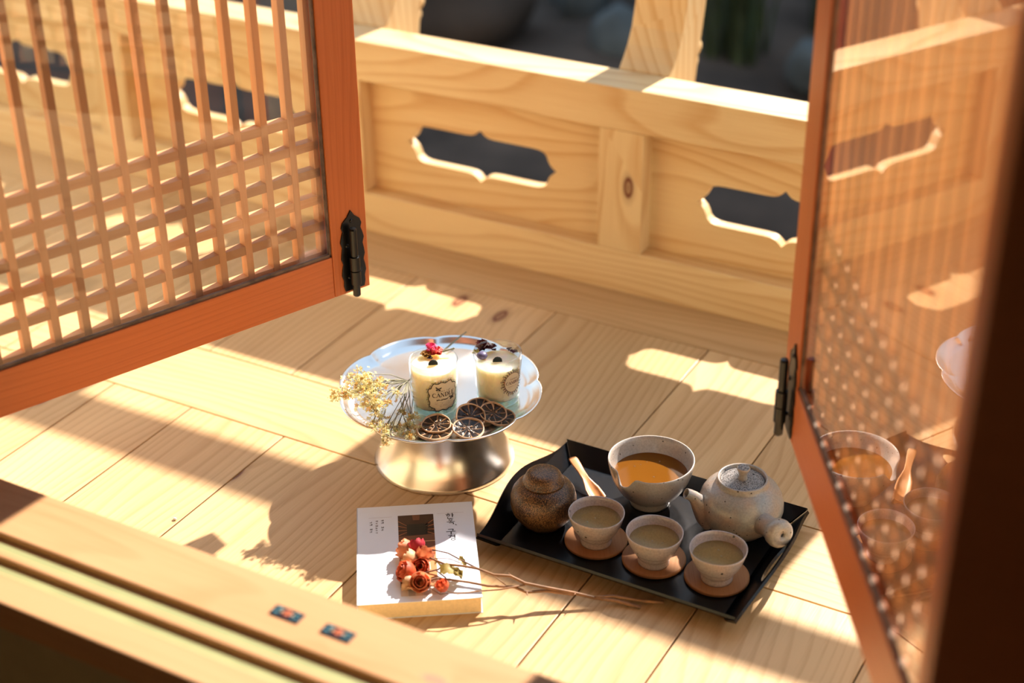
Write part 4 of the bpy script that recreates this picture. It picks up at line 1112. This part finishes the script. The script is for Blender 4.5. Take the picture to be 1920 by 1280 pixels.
def build_roses():
    base = at(984, 1094, .02)
    e = tag(empty('dried_rose_branch', Vector((base.x, base.y, 0))), 'branch of dried peach and red roses lying across the white book', 'dried roses')
    O = e.location
    bt = BTH
    A = [(1201, 1138, .0035), (1156, 1126, .006), (1115, 1120.5, .010), (1080, 1112, .015), (1025, 1101.5, .022), (984, 1093, .028), (957, 1079.5, .034), (926, 1077.5, .036), (895, 1065.5, .039), (867, 1060.5, .040), (833, 1057, .041), (812, 1048, .042), (800, 1043, .042)]
    B = [(1244, 1129, .0030), (1204, 1126, .006), (1149, 1117, .010), (1115, 1119.5, .011)]
    C = [(1077, 1114, .014), (1022, 1107, .018), (988, 1110, .021), (964, 1100, .024), (915, 1098, .029), (878, 1091, .032), (840, 1086, .034), (818, 1084, .035), (800, 1088, .036)]
    D = [(897, 1066, .039), (867, 1051, .042), (840, 1036.5, .042), (806, 1029, .042), (793, 1028, .041)]
    E_ = [(984, 1096, .026), (936, 1105, .028), (895, 1108, .029), (858, 1113, .030), (838, 1108, .032)]
    F = [(948, 1096, .030), (926, 1079, .036)]
    G_ = [(833, 1057, .040), (822, 1067, .038), (798, 1073, .037), (788, 1075, .036)]
    G2 = [(836, 1083, .034), (824, 1074, .036), (818, 1069, .038)]
    I_ = [(840, 1112, .030), (826, 1114, .030), (812, 1106, .031), (802, 1097, .033)]
    J = [(866, 1056, .040), (842, 1047, .039), (808, 1046, .040)]
    m = MB()
    def st(L, r0, r1, mat=0):
        P = [at(x, y, z) - O for x, y, z in L]; n = len(P)
        # resample smoothly
        Q = []
        for i in range(n - 1):
            for t in (0, .5):
                Q.append(P[i].lerp(P[i + 1], t))
        Q.append(P[-1])
        m.tube(Q, [r0 + (r1 - r0) * i / (len(Q) - 1) for i in range(len(Q))], 8, mi=mat)
    st(A, .0023, .0012); st(B, .0022, .0017); st(C, .0020, .0011); st(D, .0010, .0006, 1); st(E_, .0011, .0006); st(F, .0008, .0006); st(G_, .0011, .0007, 1); st(G2, .0009, .0007, 1); st(I_, .0006, .0005, 1); st(J, .0005, .0004, 1)
    for x, y, z, dx, dy in ((957, 1079, .034, -3, -6), (988, 1110, .021, 1, 6), (1149, 1117, .010, 2, -4), (1080, 1112, .015, -4, 3)):
        m.tube([at(x, y, z) - O, at(x + dx, y + dy, z + .002) - O], [.0014, .0003], 5, mi=0)
    m.build('stem', [M['twig'], M['twig2']], e)
    camr = Vector((.875, .484, 0))
    RS = [(761, 1030, .013, 'rose_a', .0112, (-.8, -.3, .45)), (781.5, 1026, .016, 'rose_b', .0108, (-.5, .3, .6)), (796, 1041, .016, 'rose_a', .0108, (.2, .5, .8)), (771, 1050, .012, 'rose_d', .0112, (-.85, -.25, .35)),
          (764, 1072, .012, 'rose_c', .0120, (-.6, -.6, .55)), (791, 1063, .011, 'rose_c', .0100, (.1, -.5, .5)), (788, 1091, .012, 'rose_a', .0118, (.35, -.6, .6)), (767, 1092, .007, 'rose_d', .0088, (-.7, -.4, .2)), (830, 1099, .010, 'rose_c', .0076, (-.3, -.2, .9))]
    for px, py, dz, mt, r, ax in RS:
        mb = MB(); c = at(px, py, bt + dz) - O; r *= .92; rose_mesh(mb, c, r, ax, 0)
        h = mb.build('rose_head', M[mt], e)
        s = MB(); A_ = Vector(ax).normalized(); u = A_.orthogonal().normalized(); v = A_.cross(u)
        b0 = c - A_ * r * .9
        for i in range(5):
            a = 2 * pi * i / 5; d = u * cos(a) + v * sin(a); w = (-u * sin(a) + v * cos(a)) * r * .16
            p1 = b0 + d * r * .75 + A_ * r * .35; p2 = b0 + d * r * rnd.uniform(.9, 1.5) + A_ * r * rnd.uniform(.2, 1.0)
            s.quad(b0 - w, b0 + w, p1 + w, p1 - w); s.quad(p1 - w, p1 + w, p2, p2)
        s.v = [tuple(p) for p in s.v]
        s.build('sepal', M['sepal'], h)
    def curl(px, py, z, L_, W_, ang, n=8):
        mb = MB(); c = at(px, py, z) - O; d = Vector((cos(ang), sin(ang), 0)); sd = Vector((-sin(ang), cos(ang), 0)); k = 7
        for i in range(n + 1):
            t = i / n; w = W_ * sin(pi * (.06 + .88 * t)) ** .8
            for j in range(k):
                q = -1 + 2 * j / (k - 1)
                p = c + d * (L_ * (t - .5)) + sd * w * q * (1 + .18 * (-1) ** i * abs(q)) + Vector((0, 0, .004 * abs(q) ** 1.5 + .004 * sin(5 * t + q) + rnd.uniform(-.0008, .0008)))
                mb.v.append(tuple(p))
        for i in range(n):
            for j in range(k - 1): a = i * k + j; mb.face([a, a + 1, a + k + 1, a + k], sm=True)
        return mb
    curl(846, 1074, bt + .013, .028, .0115, .35).build('leaf', M['sepal'], e)
    curl(859, 1077, bt + .010, .012, .005, -.2).build('leaf', M['sepal'], e)
    curl(867, 1056, bt + .014, .014, .004, -.35).build('leaf', M['sepal'], e)
    curl(822, 1060, bt + .010, .010, .004, .2).build('leaf', M['sepal'], e)
    curl(803, 1098, bt + .006, .020, .005, .9).build('leaf', M['rose_d'], e)
    curl(770, 1107, bt + .004, .022, .0035, .5).build('leaf', M['rose_d'], e)
build_roses()

# a stray petal on the boards near the sill
m = MB(); m.ball((0, 0, .0018), .003, 8, 5, sc=(1, .6, .6)); o = m.build('fallen_petal', M['paper'], loc=at(328, 974, 0)); tag(o, 'tiny white petal on the floorboards close to the sill', 'petal')

# ------------------------------------------------------------------ light, sky, camera
sun = bpy.data.lights.new('sun', 'SUN'); sun.energy = 12.0; sun.angle = radians(.85); sun.color = (1.0, .885, .78)
so = bpy.data.objects.new('sun', sun); COL.objects.link(so)
so.rotation_euler = Vector((.12, 1.31, 1.0)).to_track_quat('Z', 'Y').to_euler(); so.location = (0, 6, 6)

w = bpy.data.worlds.new('sky'); scene.world = w; w.use_nodes = True
nt = w.node_tree; nt.nodes.clear(); L = nt.links.new
out = N(nt, 'ShaderNodeOutputWorld'); bg = N(nt, 'ShaderNodeBackground')
tcw = N(nt, 'ShaderNodeTexCoord'); sxw = N(nt, 'ShaderNodeSeparateXYZ'); L(tcw.outputs['Generated'], sxw.inputs[0])
L(ramp(nt, sxw.outputs[2], [(.0, (.84, .93, 1.0)), (.4, (.74, .88, 1.0)), (.8, (.5, .66, .86))]), bg.inputs[0]); bg.inputs[1].default_value = 1.4
L(bg.outputs[0], out.inputs[0])

cam = bpy.data.cameras.new('camera'); cam.sensor_width = 36; cam.sensor_fit = 'HORIZONTAL'; cam.lens = FPX / 1920 * 36
cam.clip_start = .02; cam.clip_end = 100
cam.dof.use_dof = True; cam.dof.focus_distance = 2.03; cam.dof.aperture_fstop = 2.2
co = bpy.data.objects.new('camera', cam); COL.objects.link(co)
rx, ry, rz = Vector(R[0]), -Vector(R[1]), -Vector(R[2])
mm = Matrix((rx, ry, rz)).transposed().to_4x4(); mm.translation = (0, 0, H); co.matrix_world = mm
scene.camera = co
scene.view_settings.view_transform = 'Standard'; scene.view_settings.look = 'None'; scene.view_settings.exposure = 0; scene.view_settings.gamma = .90
scene.cycles.max_bounces = 12; scene.cycles.diffuse_bounces = 5; scene.cycles.transparent_max_bounces = 24; scene.cycles.glossy_bounces = 6
scene.cycles.caustics_reflective = True; scene.cycles.use_denoising = True
